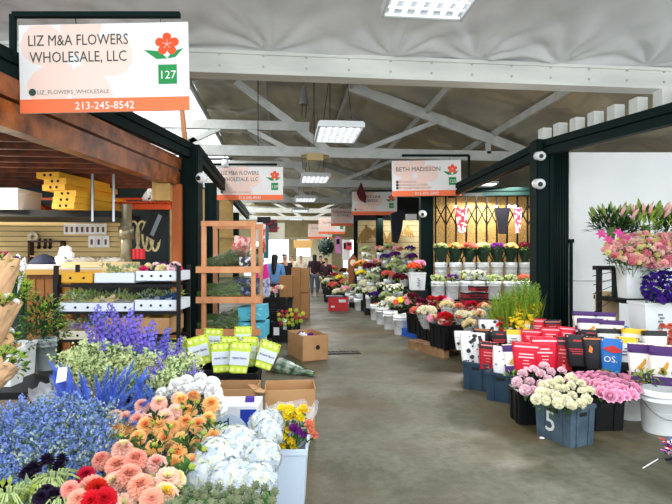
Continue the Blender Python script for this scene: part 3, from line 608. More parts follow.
# petals
ORG=pet('orange',(255,208,140),.08,.008); ORG2=pet('deep_orange',(255,182,112),.08); PEA=pet('peach',(250,208,190),.08,.01); PEA2=pet('coral',(250,184,162),.08); WH=pet('white',(246,246,244),.04,.0); CRM=pet('cream',(246,232,186),.08)
HYD=pet('hydrangea',(226,232,238),.04,.0); HYG=pet('green_hydrangea',(214,224,186),.05,.01); LIM=pet('statice_blue',(140,162,222),.2,.012); LAR=pet('larkspur',(140,124,230),.25,.02); PLU=pet('plume_blue',(104,136,224),.3,.012)
FIL=pet('pale_filler',(212,222,168),.2,.02); DKP=pet('dark_purple',(40,26,54),.3); RED=pet('crimson',(214,26,58),.2); YEL=pet('yellow',(246,220,50),.1); PNK=pet('pink',(246,180,208),.12,.01); LPK=pet('light_pink',(244,212,220),.08)
IVO=pet('ivory',(244,240,214),.06); MAG=pet('magenta',(214,50,120),.2); VIO=pet('violet',(76,40,150),.25); PUR=pet('purple',(122,40,140),.2); SAL=pet('salmon',(238,134,112),.15); BUR=pet('burgundy',(110,26,50),.25); PINKY=pet('stock_pink',(246,192,188),.14,.02); PODM=pet('pod_grey_green',(128,138,104),.15); CORN=pet('cornflower',(62,92,150),.25)
TEAL=pet('scarlet',(232,60,40),.15)
dah={'orange':[dahlia_mesh('bloom',ORG,seed=i,mat2=ORG2 if i else None) for i in range(2)],'peach':[dahlia_mesh('bloom',PEA,seed=i+5,mat2=CRM if i else PEA2) for i in range(2)],'coral':[dahlia_mesh('bloom',PEA2,seed=9)],'white':[dahlia_mesh('bloom',WH,Rr=.042,seed=11)],'cream':[dahlia_mesh('bloom',CRM,seed=12,mat2=YEL)],'red':[dahlia_mesh('bloom',RED,Rr=.05,seed=14)]}
stems=[stem_mesh('stem',seed=i) for i in range(3)]
budm=MB(); budm.ball((0,0,0),.014,7); 
for i in range(6): budm.leaf((0,0,-.012),(math.cos(i*1.05),math.sin(i*1.05),.8),(0,0,1),.022,.012,1,.3)
budm=budm.mesh('bud',[leafm('bud',(176,186,70)),L1])
# --- scattering in a bucket: heads stand on a mound seen in region (x,y) at distance from y
def inside(pt,poly):
    x,y=pt;c=False;n=len(poly)
    for i in range(n):
        x1,y1=poly[i];x2,y2=poly[(i+1)%n]
        if (y1>y)!=(y2>y) and x<(x2-x1)*(y-y1)/(y2-y1)+x1: c=not c
    return c
def mound(poly,gap,Zn,Zf,seed=0,jit=.03,maxn=300):
    r=random.Random(seed); xs=[p[0] for p in poly];ys=[p[1] for p in poly];y0,y1=min(ys),max(ys); out=[]; tries=0
    while tries<gap_tries and len(out)<maxn:
        tries+=1; x=r.uniform(min(xs),max(xs)); y=r.uniform(y0,y1)
        if not inside((x,y),poly): continue
        if any((x-a)**2+(y-b)**2<gap*gap for a,b,_ in out): continue
        out.append((x,y,Zn+(Zf-Zn)*(y1-y)/max(1,y1-y0)))
    return [P(x,y,Z+r.uniform(-jit,jit)) for x,y,Z in out]
gap_tries=5000
def heads(pts,meshes,root,name,label,cat,group,sc=(.85,1.12),part='bloom',stem=True,seed=0,tilt=.25,sl=1):
    r=random.Random(seed); root=Vector(root)
    for p in pts:
        d=(p-root).normalized()+Vector((r.uniform(-tilt,tilt),r.uniform(-tilt,tilt)-.12,r.uniform(0,tilt))); t=thing(name,label,cat,p,aim(d,r.uniform(0,6.28)),group,r.uniform(*sc))
        obj(part,r.choice(meshes),t)
        if stem:
            Ls=max(.06,min(.3,(p-root).length*.8))/.3; obj('stem',r.choice(stems),t,scale=(1,1,Ls*sl))
def shoots(root,pts,meshes,name,label,cat,group,L,seed=0,jit=.06,sc=(.85,1.1)):   # spikes and sprays whose tips end at pts
    r=random.Random(seed); root=Vector(root)
    for p in pts:
        d=(p-root).normalized()+Vector((r.gauss(0,jit),r.gauss(0,jit),0)); d.normalize(); s=r.uniform(*sc); thing(name,label,cat,p-d*L*s,aim(d,r.uniform(0,6.28)),group,s,me=r.choice(meshes))
# buckets
def bucket(x,y,Z,r,h,label,group=None,base=None,square=False,mat=None,handle=True,tap=.86,name='bucket',z=None,rot=0,printed=False):
    p=P(x,258,Z); z0=0 if z is None else z; t=thing(name,label,'bucket',(p.x,p.y,z0),(0,0,YA+rot),group); mat=mat or white_p; m=MB()
    n=4 if square else 20
    if square:
        m.box(0,0,.006,2*r*tap,2*r*tap,.01)
        for sx,sy in ((0,-1),(0,1),(1,0),(-1,0)):
            k=r*tap; K=r; c=[(-1,-1),(1,-1),(1,1),(-1,1)]
        cs=[(-1,-1),(1,-1),(1,1),(-1,1)]
        for i in range(4):
            (a,b),(c,d)=cs[i],cs[(i+1)%4]; m.poly([(a*r*tap,b*r*tap,0),(c*r*tap,d*r*tap,0),(c*r,d*r,h),(a*r,b*r,h)]); m.poly([(c*r*tap*.93,d*r*tap*.93,.01),(a*r*tap*.93,b*r*tap*.93,.01),(a*r*.93,b*r*.93,h),(c*r*.93,d*r*.93,h)])
            m.bar((a*r,b*r,h-.015),(c*r,d*r,h-.015),.014,.03)
    else:
        m.lathe([(r*tap*.97,0),(r*tap,.01),(r*.965,h*.74),(r*1.02,h*.745),(r*1.02,h*.765),(r*.97,h*.775),(r*.985,h*.86),(r*1.03,h*.865),(r*1.03,h*.885),(r*.985,h*.89),(r,h),(r*.95,h),(r*.93,h*.5),(r*.82,.012),(.001,.01)],n,cap=False); m.cyl((0,0,0),(0,0,.008),r*tap*.96,r*tap*.96,n)
    sh=obj('shell',m.mesh('shell',mat,not square),t)
    if handle and not square:
        m=MB(); pts=[(r*1.03*math.cos(a),-r*1.03*abs(math.sin(a))*.95-.004,h*.8-.42*h*math.sin(a)) for a in [PI*i/12 for i in range(13)]]; m.tube(pts,.003,5); obj('handle',m.mesh('handle',chrome),sh)
    if printed:
        m=MB()
        for i in range(5): m.box(.02*(i%2),-r*(1.0 if square else 1.0)+.003,h*.25+i*h*.1,.05,.012,h*.05)
        obj('printed_label',m.mesh('printed_label',M('grey_print',(120,130,136),.5)),sh)
    return t
def crate(p,w,d,h,label,mat,rot=0,group=None,tap=.93,slot=True,mark=None,name='crate'):
    t=thing(name,label,'crate',p,(0,0,YA+rot),group); m=MB(); cs=[(-1,-1),(1,-1),(1,1),(-1,1)]; W,D=w/2,d/2
    m.box(0,0,.006,w*tap,d*tap,.012)
    for i in range(4):
        (a,b),(c,e)=cs[i],cs[(i+1)%4]
        m.poly([(a*W*tap,b*D*tap,0),(c*W*tap,e*D*tap,0),(c*W,e*D,h),(a*W,b*D,h)]); m.poly([(c*W*tap*.95,e*D*tap*.95,.01),(a*W*tap*.95,b*D*tap*.95,.01),(a*W*.95,b*D*.95,h),(c*W*.95,e*D*.95,h)])
        m.bar((a*W,b*D,h-.012),(c*W,e*D,h-.012),.02,.03)
        for k in (.25,.75):
            x=a*W+(c*W-a*W)*k; y=b*D+(e*D-b*D)*k; m.bar((x*tap,y*tap,.0),(x,y,h*.92),.02,.014)
    sh=obj('shell',m.mesh('shell',mat),t)
    if slot:
        for q in range(2): m=MB(); m.box(0,-D-.001,h*.8,w*.28,.006,h*.09) if q else m.box(W+.001,0,h*.8,.006,d*.28,h*.09); obj('hand_slot',m.mesh('hand_slot',ink),sh)
    return t
# ================================================================ FOREGROUND LEFT
waterblue=M('pale_blue_white_plastic',(206,220,236),.4,var=.03)
# buckets first
bucket(282,0,3.05,.155,.40,'white square bucket under the yellow and purple flowers',square=True,mat=waterblue,handle=False)
bucket(228,0,2.62,.17,.36,'pale blue bucket holding the white hydrangeas',square=True,mat=waterblue,handle=False)
bucket(178,0,3.0,.17,.44,'white bucket under the orange dahlias',square=True,mat=waterblue,handle=False)
bucket(135,0,2.35,.17,.40,'pale bucket under the peach dahlias',square=True,mat=waterblue,handle=False)
bucket(186,0,3.5,.16,.45,'white bucket hidden under the white dahlias',mat=white_p,handle=False)
bucket(50,0,2.75,.2,.42,'dark bucket under the blue statice',mat=blackpl,handle=False)
bucket(100,0,3.2,.17,.45,'dark bucket under the vivid blue plumes',mat=blackpl,handle=False)
bucket(125,0,3.75,.2,.5,'dark bucket under the purple larkspur',mat=blackpl,handle=False)
def rt(x,Z,z): p=P(x,258,Z); return (p.x,p.y,z)
# peach and orange dahlias
heads(mound([(150,470),(205,462),(216,425),(210,398),(188,392),(176,410),(135,425),(112,432),(105,455)],12.2,2.45,3.0,1,.05),dah['orange'],rt(178,3.0,.2),'orange_dahlia','orange ball dahlia in the bucket between the peach dahlias and hydrangeas','dahlia','orange dahlias',(.8,1.15))
heads(mound([(112,418),(135,408),(150,398),(182,395),(182,408),(160,422),(130,424)],11.5,2.75,2.95,2),dah['peach'],rt(170,3.2,.25),'pale_peach_dahlia','pale pink peach dahlia above the orange dahlias','dahlia','pale peach dahlias behind the orange ones')
heads(mound([(160,396),(170,384),(190,378),(212,382),(224,398),(220,410),(205,392),(185,390)],7.5,2.95,3.15,3),[ruffle_mesh('bloom',WH,.048,70,91,1),ruffle_mesh('bloom',WH,.044,60,92,1)],rt(186,3.5,.3),'white_dahlia','white dahlia at the top of the dahlia buckets beside the larkspur','dahlia','white dahlias')
heads(mound([(88,510),(95,470),(118,440),(150,455),(170,470),(175,505)],15,1.95,2.35,4,.05),dah['peach']+dah['coral'],rt(130,2.35,.15),'peach_dahlia','peach pink dahlia at the front in the pale bucket','dahlia','peach dahlias at the front')
heads(mound([(140,470),(172,465),(178,500),(150,505)],17,1.95,2.3,5,),dah['cream'],rt(135,2.35,.15),'cream_dahlia','cream yellow dahlia among the front peach dahlias','dahlia','cream dahlias')
heads([P(97,490,1.95),P(86,476,2.1),P(104,500,1.9),P(92,502,1.88)],dah['red'],rt(95,2.3,.1),'red_dahlia','crimson dahlia between the peach dahlias and the blue statice','dahlia','crimson dahlias',(.7,.95))
heads([P(78,500,1.88),P(70,490,1.95)],dah['coral'],rt(95,2.3,.1),'coral_dahlia','coral dahlia left of the crimson dahlias','dahlia','coral dahlias',(.7,.9))
heads(mound([(95,500),(120,430),(210,395),(215,440),(170,500)],15,1.98,2.9,6),[budm],rt(160,2.7,.2),'dahlia_bud','small green round dahlia bud among the dahlias','flower bud','dahlia buds',(.8,1.4),part='bud')
r=random.Random(5)
lb=leaves_mesh('foliage',[L1,L2,L1],90,.19,.075,.035,.18,3)
def foliage(name,x,y,Z,lab,me,s=1,cat='foliage',g=None): return tag(obj(name,me,None,P(x,y,Z),(0,0,x*.37),s),lab,cat,g)
foliage('dahlia_leaves',165,462,2.85,'green leaves beneath the orange dahlias',lb,(1,1,.9)); foliage('dahlia_leaves',128,505,2.3,'green leaves beneath the front peach dahlias',lb); foliage('dahlia_leaves',188,418,3.3,'green leaves beneath the white dahlias',lb,.9)
for o in list(C.objects):
    if o.name.startswith('dahlia_leaves'): o['kind']='stuff'
# hydrangeas
hy=[hydrangea_mesh('bloom',HYD,seed=1),hydrangea_mesh('bloom',HYD,seed=2),hydrangea_mesh('bloom',HYG,seed=3)]
hleaf=stem_mesh('stem',.3,.006,3,.12,seed=4)
def hyd(x,y,Z,k,s):
    p=P(x,y,Z); root=Vector(rt(228,2.75,.05)); d=(p-root).normalized(); t=thing('hydrangea','large white hydrangea head in the pale blue bucket' if k<2 else 'greenish white hydrangea head above the large white ones','hydrangea',p,aim(d,x),'white hydrangeas' if k<2 else 'greenish hydrangeas',s); obj('bloom',hy[k],t,scale=1.06); obj('stem',hleaf,t,scale=(1,1,max(.3,min(1,((p-root).length-.05)/.3))))
for a in ((218,462,2.52,0,1.2),(237,447,2.6,1,1.05),(205,478,2.45,1,1.0),(240,482,2.42,0,1.0),(262,458,2.55,0,.95),(258,482,2.4,1,.9),(268,434,2.8,1,.8),(262,424,2.9,0,.75),(222,436,2.8,2,.62),(208,440,2.72,2,.62),(243,440,2.7,2,.55),(206,426,2.9,2,.5),(272,421,3.0,0,.7),(228,482,2.4,1,1.0)): hyd(*a)
# scabiosa pods
pod=MB(); pod.ball((0,0,0),.017,9)
for i in range(26):
    z=1-1.8*(i+.5)/26; t=math.acos(z); d=sph(t,i*2.4); pod.leaf(d*.015,d,sph(t-PI/2,i*2.4),.007,.009,0,.1,.2,.8)
podm=pod.mesh('seed_head',PODM)
heads(mound([(168,506),(180,492),(208,484),(232,488),(262,484),(276,492),(274,504)],7.2,1.95,2.2,8),[podm],rt(215,2.2,.05),'scabiosa_pod','round grey green seed pod in the row before the hydrangeas','seed pod','scabiosa pods',(.85,1.15),part='seed_head')
bucket(222,0,2.12,.15,.33,'low dark bucket below the grey green seed pods',mat=blackpl,handle=False)
# yellow, violet and coral bunch in white paper by the carton
yb=[ruffle_mesh('bloom',YEL,.03,30,1),ruffle_mesh('bloom',YEL,.024,26,2)]
snap=spike_mesh('bloom',YEL,.16,.03,16,3,.03,.95)
heads([P(x,y,3.0) for x,y in ((275,412),(282,408),(290,410),(300,411),(296,416),(304,409),(287,417),(281,424),(288,430),(284,437),(291,441),(283,447),(276,445),(294,447),(279,418),(300,418))],yb,rt(288,3.1,.25),'yellow_snapdragon','yellow ruffled snapdragon in the white bucket beside the carton','snapdragon','yellow snapdragons',(.8,1.15))
heads([P(298,431,2.97),P(303,434,2.96),P(293,428,2.98)],[ruffle_mesh('bloom',PUR,.026,26,4)],rt(288,3.1,.25),'purple_snapdragon','vivid purple snapdragon below the yellow ones','snapdragon','purple snapdragons')
heads([P(311,430,2.98),P(315,435,2.98),P(309,424,3.0)],[ruffle_mesh('bloom',SAL,.026,24,6)],rt(288,3.1,.25),'coral_snapdragon','coral pink snapdragon at the aisle side of the yellow ones','snapdragon','coral snapdragons')
film=M('clear_wrap_film',(232,234,238),.12,alpha=.32,spec=.6,bump=(10,1))
def cone_wrap(name,p0,p1,r0,r1,mat,lab,cat,seed=0,n=22,parent=None,group=None,open_=True):
    r=random.Random(seed); p0=Vector(p0);p1=Vector(p1); m=MB(); d=(p1-p0); q=aim(d.normalized()); Ln=d.length; rings=[]
    for k in range(7):
        f=k/6; rr=r0+(r1-r0)*f**.8; rings.append([m.av(q@Vector((math.cos(2*PI*i/n)*rr*(1+r.uniform(-.09,.09)*(.3+f)),math.sin(2*PI*i/n)*rr*(1+r.uniform(-.09,.09)*(.3+f)),Ln*f+(r.uniform(-.03,.03) if k==6 else 0)))) for i in range(n)])
    for k in range(6):
        for i in range(n): m.face((rings[k][i],rings[k][(i+1)%n],rings[k+1][(i+1)%n],rings[k+1][i]))
    m.face(rings[0][::-1])
    me=m.mesh(name,mat)
    if parent: return obj(name,me,parent,Vector(p0)-parent.location)
    return tag(obj(name,me,None,p0),lab,cat,group)
cone_wrap('plastic_sleeve',P(292,462,3.12),P(291,404,3.2),.07,.17,film,'clear plastic sleeve crumpled around the yellow snapdragons','plastic sleeve',3)
# open cartons beside the white bucket
def carton(p,w,d,h,label,rot=0,flaps=True,mat=card,inside=card_in,th=.006,group=None):
    t=thing('carton',label,'box',p,(0,0,YA+rot),group); m=MB()
    m.bx(-w/2,w/2,-d/2,d/2,0,th); m.bx(-w/2,w/2,-d/2,-d/2+th,0,h); m.bx(-w/2,w/2,d/2-th,d/2,0,h); m.bx(-w/2,-w/2+th,-d/2,d/2,0,h); m.bx(w/2-th,w/2,-d/2,d/2,0,h); obj('box_body',m.mesh('box_body',mat),t)
    return t
p=P(290,258,4.3); t=carton((p.x,p.y,0),.42,.34,.42,'open brown carton behind the yellow snapdragons',.1); m=MB(); m.leaf((-.2,-.17,.42),(-.3,-.1,.1),(0,0,1),.12,.3,0,.1,0,.9); obj('flap',m.mesh('flap',card),t)
p=P(228,258,4.15); t=carton((p.x,p.y,0),.50,.30,.46,'open brown carton beside the white and blue printed box',0.02)
p=P(240,258,3.42); t=thing('printed_box','white box with blue printing behind the hydrangeas','box',(p.x,p.y,0),(0,0,YA+.03)); m=MB(); m.bx(-.14,.14,-.12,.12,0,.53); obj('box_body',m.mesh('box_body',white_p),t)
m=MB(); m.bx(.02,.125,-.122,-.12,.33,.51); obj('blue_panel',m.mesh('blue_panel',M('royal_blue_print',(34,60,170),.5)),t)
m=MB(); m.prism([(-.13+.0,.30)]+[(-.05+.13*math.cos(a),.33+.15*math.sin(a)) for a in [PI*i/10 for i in range(11)]],-.1245,-.1225); obj('pale_arch',m.mesh('pale_arch',M('pale_blue_print',(206,222,240),.5)),t)
text('ed',.085,M('navy_ink',(26,40,96),.5),t,(-.09,-.126,.40),'CENTER'); text('iN',.085,MATS['navy_ink'],t,(.015,-.126,.32),'CENTER')
p=P(250,396,3.42); m=MB(); m.box(0,0,0,.06,.05,.03); tag(obj('purple_packet',m.mesh('purple_packet',M('violet_card',(66,40,140),.5)),None,(p.x,p.y,.545)),'small violet packet on top of the white and blue printed box','packet')
# blue statice, plumes, larkspur, filler
sp=[spray_mesh('s',LIM,seed=i,br=10,nf=20,fs=.0085,spread=.06) for i in range(4)]
shoots(rt(50,2.7,.1),mound([(-25,430),(0,405),(40,396),(75,393),(100,398),(116,415),(112,440),(100,462),(60,485),(0,500),(-25,490)],7.0,2.25,2.85,11,.06),sp,'blue_statice','spray of hazy blue statice in the big front bunch','statice','hazy blue statice sprays',.34,1,.10)
GRE=M('leaf_statice_grey',(146,166,142),.6,var=.2,sss=.2); gs=[spray_mesh('s',GRE,seed=i+9,br=8,nf=9,fs=.009,spread=.06) for i in range(2)]
shoots(rt(60,2.7,.1),mound([(20,400),(60,395),(115,400),(125,425),(100,450),(20,470)],17,2.35,2.85,12),gs,'grey_green_spray','grey green leafy spray among the blue statice','foliage','grey green sprays in the statice',.33,2,.1)
pl=[plume_mesh('p',PLU,.3,i) for i in range(3)]+[plume_mesh('p',pet('plume_pale',(120,150,222),.2),.26,9,90,.025)]
shoots(rt(95,3.1,.2),mound([(50,362),(62,366),(85,372),(115,366),(140,362),(152,380),(150,405),(135,425),(112,412),(80,400),(56,398)],7.2,2.7,3.15,13,.05),[pl[0],pl[1],pl[2],pl[0],pl[3]],'blue_plume','vivid blue dyed plume between the statice and the larkspur','plume','vivid blue plumes',.3,3,.28)
cone_wrap('plastic_sleeve',P(60,420,3.3),P(42,388,3.35),.05,.09,film,'clear plastic sleeve behind the blue plumes','plastic sleeve',5)
m=MB(); p=P(61,376,2.85); m.prism([(-.025,-.04),(.03,-.025),(.03,.05),(-.02,.045)],0,.002); tag(obj('price_card',m.mesh('price_card',white_p),None,p,(R(-10),0,YA)),'small white tag stuck in the vivid blue plumes','tag')
fl_=[spray_mesh('s',FIL,seed=i+20,br=9,nf=16,fs=.013,spread=.07) for i in range(3)]
shoots(rt(120,3.5,.2),mound([(62,352),(80,342),(115,344),(150,352),(190,362),(196,380),(188,398),(170,392),(130,372),(90,372),(66,368)],7.0,3.15,3.6,14,.08),fl_,'pale_green_spray','pale green small leaved spray between the plumes and the larkspur','foliage','pale green sprays',.33,4,.12)
shoots(rt(140,3.5,.2),mound([(150,362),(195,352),(204,370),(195,395),(172,398),(150,385)],8.5,3.2,3.5,34,.08),[spray_mesh('s',LAR,seed=41,br=9,nf=12,fs=.011,spread=.07),fl_[0]],'mixed_larkspur_spray','loose lilac and green spray at the aisle end of the larkspur','larkspur','loose lilac green sprays',.33,4,.14)
lk=[spike_mesh('s',LAR,.40,.03,44,i,.019) for i in range(3)]
shoots(rt(130,3.9,.1),mound([(84,318),(92,306),(110,302),(128,305),(140,314),(160,322),(180,332),(190,346),(196,365),(180,370),(150,358),(120,352),(95,345)],8.6,3.4,3.85,15,.08),lk,'purple_larkspur','purple blue larkspur spike in the tall bunch before the tiered rack','larkspur','purple larkspur spikes',.40,5,.1)
# near dark flowers with pale green blades, lower left corner
dk_=[dahlia_mesh('bloom',DKP,.033,5,100,21)]
heads([P(x,y,Z) for x,y,Z in ((4,489,2.0),(26,474,2.1),(33,470,2.12),(47,461,2.2),(58,468,2.15),(46,493,1.95),(54,497,1.93),(62,460,2.2),(41,498,1.9),(30,480,2.05))],dk_,rt(40,2.0,.1),'black_scabiosa','almost black purple scabiosa among pale green blades','scabiosa','black scabiosas')
bl=MB(); rb=random.Random(4)
for i in range(46):
    ph=rb.uniform(0,6.28); k=rb.uniform(.3,1); mid=Vector((math.cos(ph)*.07*k,math.sin(ph)*.07*k,.13)); e=mid+Vector((math.cos(ph)*.07*k,math.sin(ph)*.07*k,.01-.05*k)); bl.bar((0,0,0),mid,.006,.003); bl.bar(mid,e,.005,.003)
blm=bl.mesh('blades',[leafm('blade',(190,208,140))])
for x,y,Z in ((20,500,1.95),(38,490,2.0),(52,482,2.05),(8,498,1.9),(62,500,1.95)):
    thing('grass_tuft','tuft of pale green arching blades around the black scabiosas','grass',P(x,y,Z)-Vector((0,0,.1)),(0,0,x),'pale green tufts',1,me=blm)
bucket(40,0,2.0,.17,.36,'dark bucket under the black scabiosas in the corner',mat=blackpl,handle=False)
foliage('corner_leaves',20,515,1.95,'pale grey green leaves under the black scabiosas',leaves_mesh('leaves',[L4,L3],110,.2,.05,.02,.12,8),1)['kind']='stuff'
# left edge: kraft wrapped bunches, greenery, pails
kraft=M('kraft_paper',(206,166,124),.75,nz=(6,(186,144,104)),bump=(8,.8)); 
def wrapped(x,y,Z,x2,y2,Z2,r,lab,bloom,n,fm=None,seed=0,wmat=kraft,group=None,bs=1,name='wrapped_bouquet',fo=True):
    a=P(x,y,Z);b=P(x2,y2,Z2); t=thing(name,lab,'bouquet',a,(0,0,0),group); cone_wrap('paper_wrap',a,b,r*.45,r,wmat,'','',seed,parent=t)
    d=(b-a); rr=random.Random(seed)
    if fo: obj('foliage',fm or lbs,t,d*.86,aim(d.normalized()),r/.12*.95)
    for i in range(n):
        ph=i*2.4; k=math.sqrt((i+.5)/n)*r*.85; q=aim(d.normalized()); obj('bloom',rr.choice(bloom),t,d+q@Vector((math.cos(ph)*k,math.sin(ph)*k,.02+.04*(1-k/r)+rr.uniform(-.015,.02))),q@aim((math.cos(ph)*k/r,math.sin(ph)*k/r,1)),bs*rr.uniform(.85,1.15))
    return t
lbs=leaves_mesh('foliage',[L1,L3],50,.12,.06,.028,.1,31)
rf=ruffle_mesh('bloom',MAG,.026,24,3); wf=ruffle_mesh('bloom',WH,.022,24,3); pf=ruffle_mesh('bloom',PUR,.022,24,5)
wrapped(-14,330,3.3,1,262,3.5,.12,'tall kraft paper bunch with pink blooms at the stall edge, topmost',[rf,pf],6,seed=1)
wrapped(-10,350,3.2,3,302,3.2,.10,'kraft paper bunch under the topmost one',[wf],3,seed=2)
wrapped(-14,362,3.2,8,338,3.3,.09,'crumpled kraft paper bunch above the green and violet bunch',[wf],2,seed=3)
wrapped(-16,392,3.0,1,366,3.1,.10,'lowest kraft paper bunch with green and violet blooms',[pf,lbs],4,seed=4,bs=.8)
wrapped(10,300,3.9,17,262,4.1,.07,'white paper bunch with a printed green leaf, standing above the leafy plants',[wf],0,seed=6,wmat=M('white_paper'))
yel_l=leafm('yellow_green',(176,184,64)); 
big=leaves_mesh('foliage',[L2,L1,L3],300,.24,.10,.04,.34,17,-.4); big2=leaves_mesh('foliage',[yel_l,L3,L1],280,.2,.09,.035,.26,18,-.5); dk2=leaves_mesh('foliage',[L2,L2,L1],340,.24,.08,.02,.3,19,-.3)
def potted(x,y,Z,me,s,lab,h=.35):
    p=P(x,y,Z); t=thing('leafy_bunch',lab,'foliage',p); obj('foliage',me,t,(0,0,0),(0,0,x),s); m=MB(); m.cyl((0,0,.05),(0,0,-.14),.03,.02,8); obj('stems',m.mesh('stem_bunch',L2),t)
potted(22,300,4.5,big2,.62,'yellow green drooping foliage at the top of the leafy corner'); potted(44,326,4.4,big,.7,'mixed green trailing foliage before the wooden cabinet'); potted(32,348,4.2,dk2,.75,'dark green foliage low behind the blue plumes'); potted(14,282,3.9,big2,.4,'bright yellow green leaves behind the kraft bunches'); potted(56,338,4.6,big,.5,'green leafy bunch beside the tiered rack leg')
for i,(x,Z,lab,z) in enumerate(((7,3.8,'white pail with grey print low at the left edge',.55),(20,4.1,'second white pail behind the printed one at the left edge',.55),(46,4.3,'pale grey pail under the dark green foliage',.55),(0,4.4,'white pail behind the printed one, below the kraft bunches',.55))):
    bucket(x,0,Z,.085,.27,lab,z=z,printed=i==0,handle=False,square=i<2,mat=M('grey_pail',(150,160,160),.4) if i==2 else None)
m=MB(); p=P(20,258,3.9)
t=thing('low_bench','low bench with black legs under the pails at the left edge','bench',(p.x-.25,p.y,0),(0,0,0)); m.bx(-.6,.55,-.35,.65,.50,.55); obj('top',m.mesh('top',black),t)
for x,y in ((-.55,-.3),(.5,-.3),(.5,.6),(-.55,.6)): m=MB(); m.bx(x-.025,x+.025,y-.025,y+.025,0,.5); obj('leg',m.mesh('leg',black),t)
# contents of the trays on the tiered rack
r=random.Random(12)
def strew(tr,meshes,n,name,lab,cat,group,s=1,up=.02,spread=.9):
    x,y,z,W,D=tr; n=int(n*1.7); up-=.01
    for i in range(n):
        u=(i+.5)/n*2-1; v=r.uniform(-.8,.8); px=x+u*W/2*spread*math.cos(-YA)+v*0; thing(name,lab,cat,(px,y+D/2+v*D/2*.8-u*W/2*math.sin(YAW),z+up+r.uniform(-.01,.03)),(r.uniform(-.5,.3),r.uniform(-.4,.4),r.uniform(0,6)),group,s*r.uniform(.85,1.15),me=r.choice(meshes))
lay=[leaves_mesh('l',[L4,leafm('pale',(190,196,170)),L3],26,.07,.05,.018,.04,i+50) for i in range(2)]
strew(TR['c'],lay+[ruffle_mesh('b',CRM,.03,20,8)],16,'wrapped_greens','pale green and cream bunch laid in the long middle tray','foliage','pale bunches in the long middle tray',1.4)
strew(TR['d'],[ruffle_mesh('b',CORN,.032,26,9),lay[0]],12,'cornflower_bunch','blue cornflower bunch laid in the middle tray','cornflower','cornflowers in the middle tray',1.1)
strew(TR['b'],[ruffle_mesh('b',MAG,.045,36,10),ruffle_mesh('b',PUR,.04,30,11),ruffle_mesh('b',CRM,.04,30,12),ruffle_mesh('b',DKP,.045,30,13),ruffle_mesh('b',LPK,.045,36,13)],14,'tray_flower','pink, purple or cream flower in the top white tray','flower','flowers in the top white tray',1.1,.03)
strew(TR['a'],lay+[ruffle_mesh('b',CRM,.035,20,8)],10,'laid_greens','muted green bunch laid in the inner top tray','foliage','bunches in the inner top tray',1.0)
strew(TR['e'],[ruffle_mesh('b',pet('lilac',(168,150,206),.15),.03,26,9),lay[1]],10,'lilac_bunch','lilac and pale bunch in the cream lowest tray','flower','lilac bunches in the lowest tray',1.1,.03)
strew(TR['f'],[lay[0],ruffle_mesh('b',YEL,.03,26,9)],6,'carton_greens','green and yellow bunch in the brown lowest carton','foliage','bunches in the lowest carton',1.0,.0)

lt=leaves_mesh('leaves',[L1,L2,L1],16,.05,.045,.022,.06,77,.6)
for i,p in enumerate(mound([(100,500),(122,432),(208,398),(214,436),(172,498)],27,2.0,2.92,66)): obj_=tag(obj('dahlia_foliage',lt,None,p-Vector((0,0,.035)),(0,0,i)),'small tuft of green dahlia leaves between the peach and orange dahlias','leaves','leaf tufts between the dahlias')
gt=spray_mesh('s',M('leaf_statice_tip',(186,200,178),.6,var=.1,sss=.2),seed=61,br=6,nf=7,fs=.008,spread=.05)
shoots(rt(60,2.7,.1),mound([(0,405),(60,392),(118,398),(126,425),(100,455),(10,470)],13,2.3,2.85,62),[gt],'pale_tip_spray','pale green tipped spray rising out of the blue statice','foliage','pale tipped sprays in the statice',.35,2,.1)
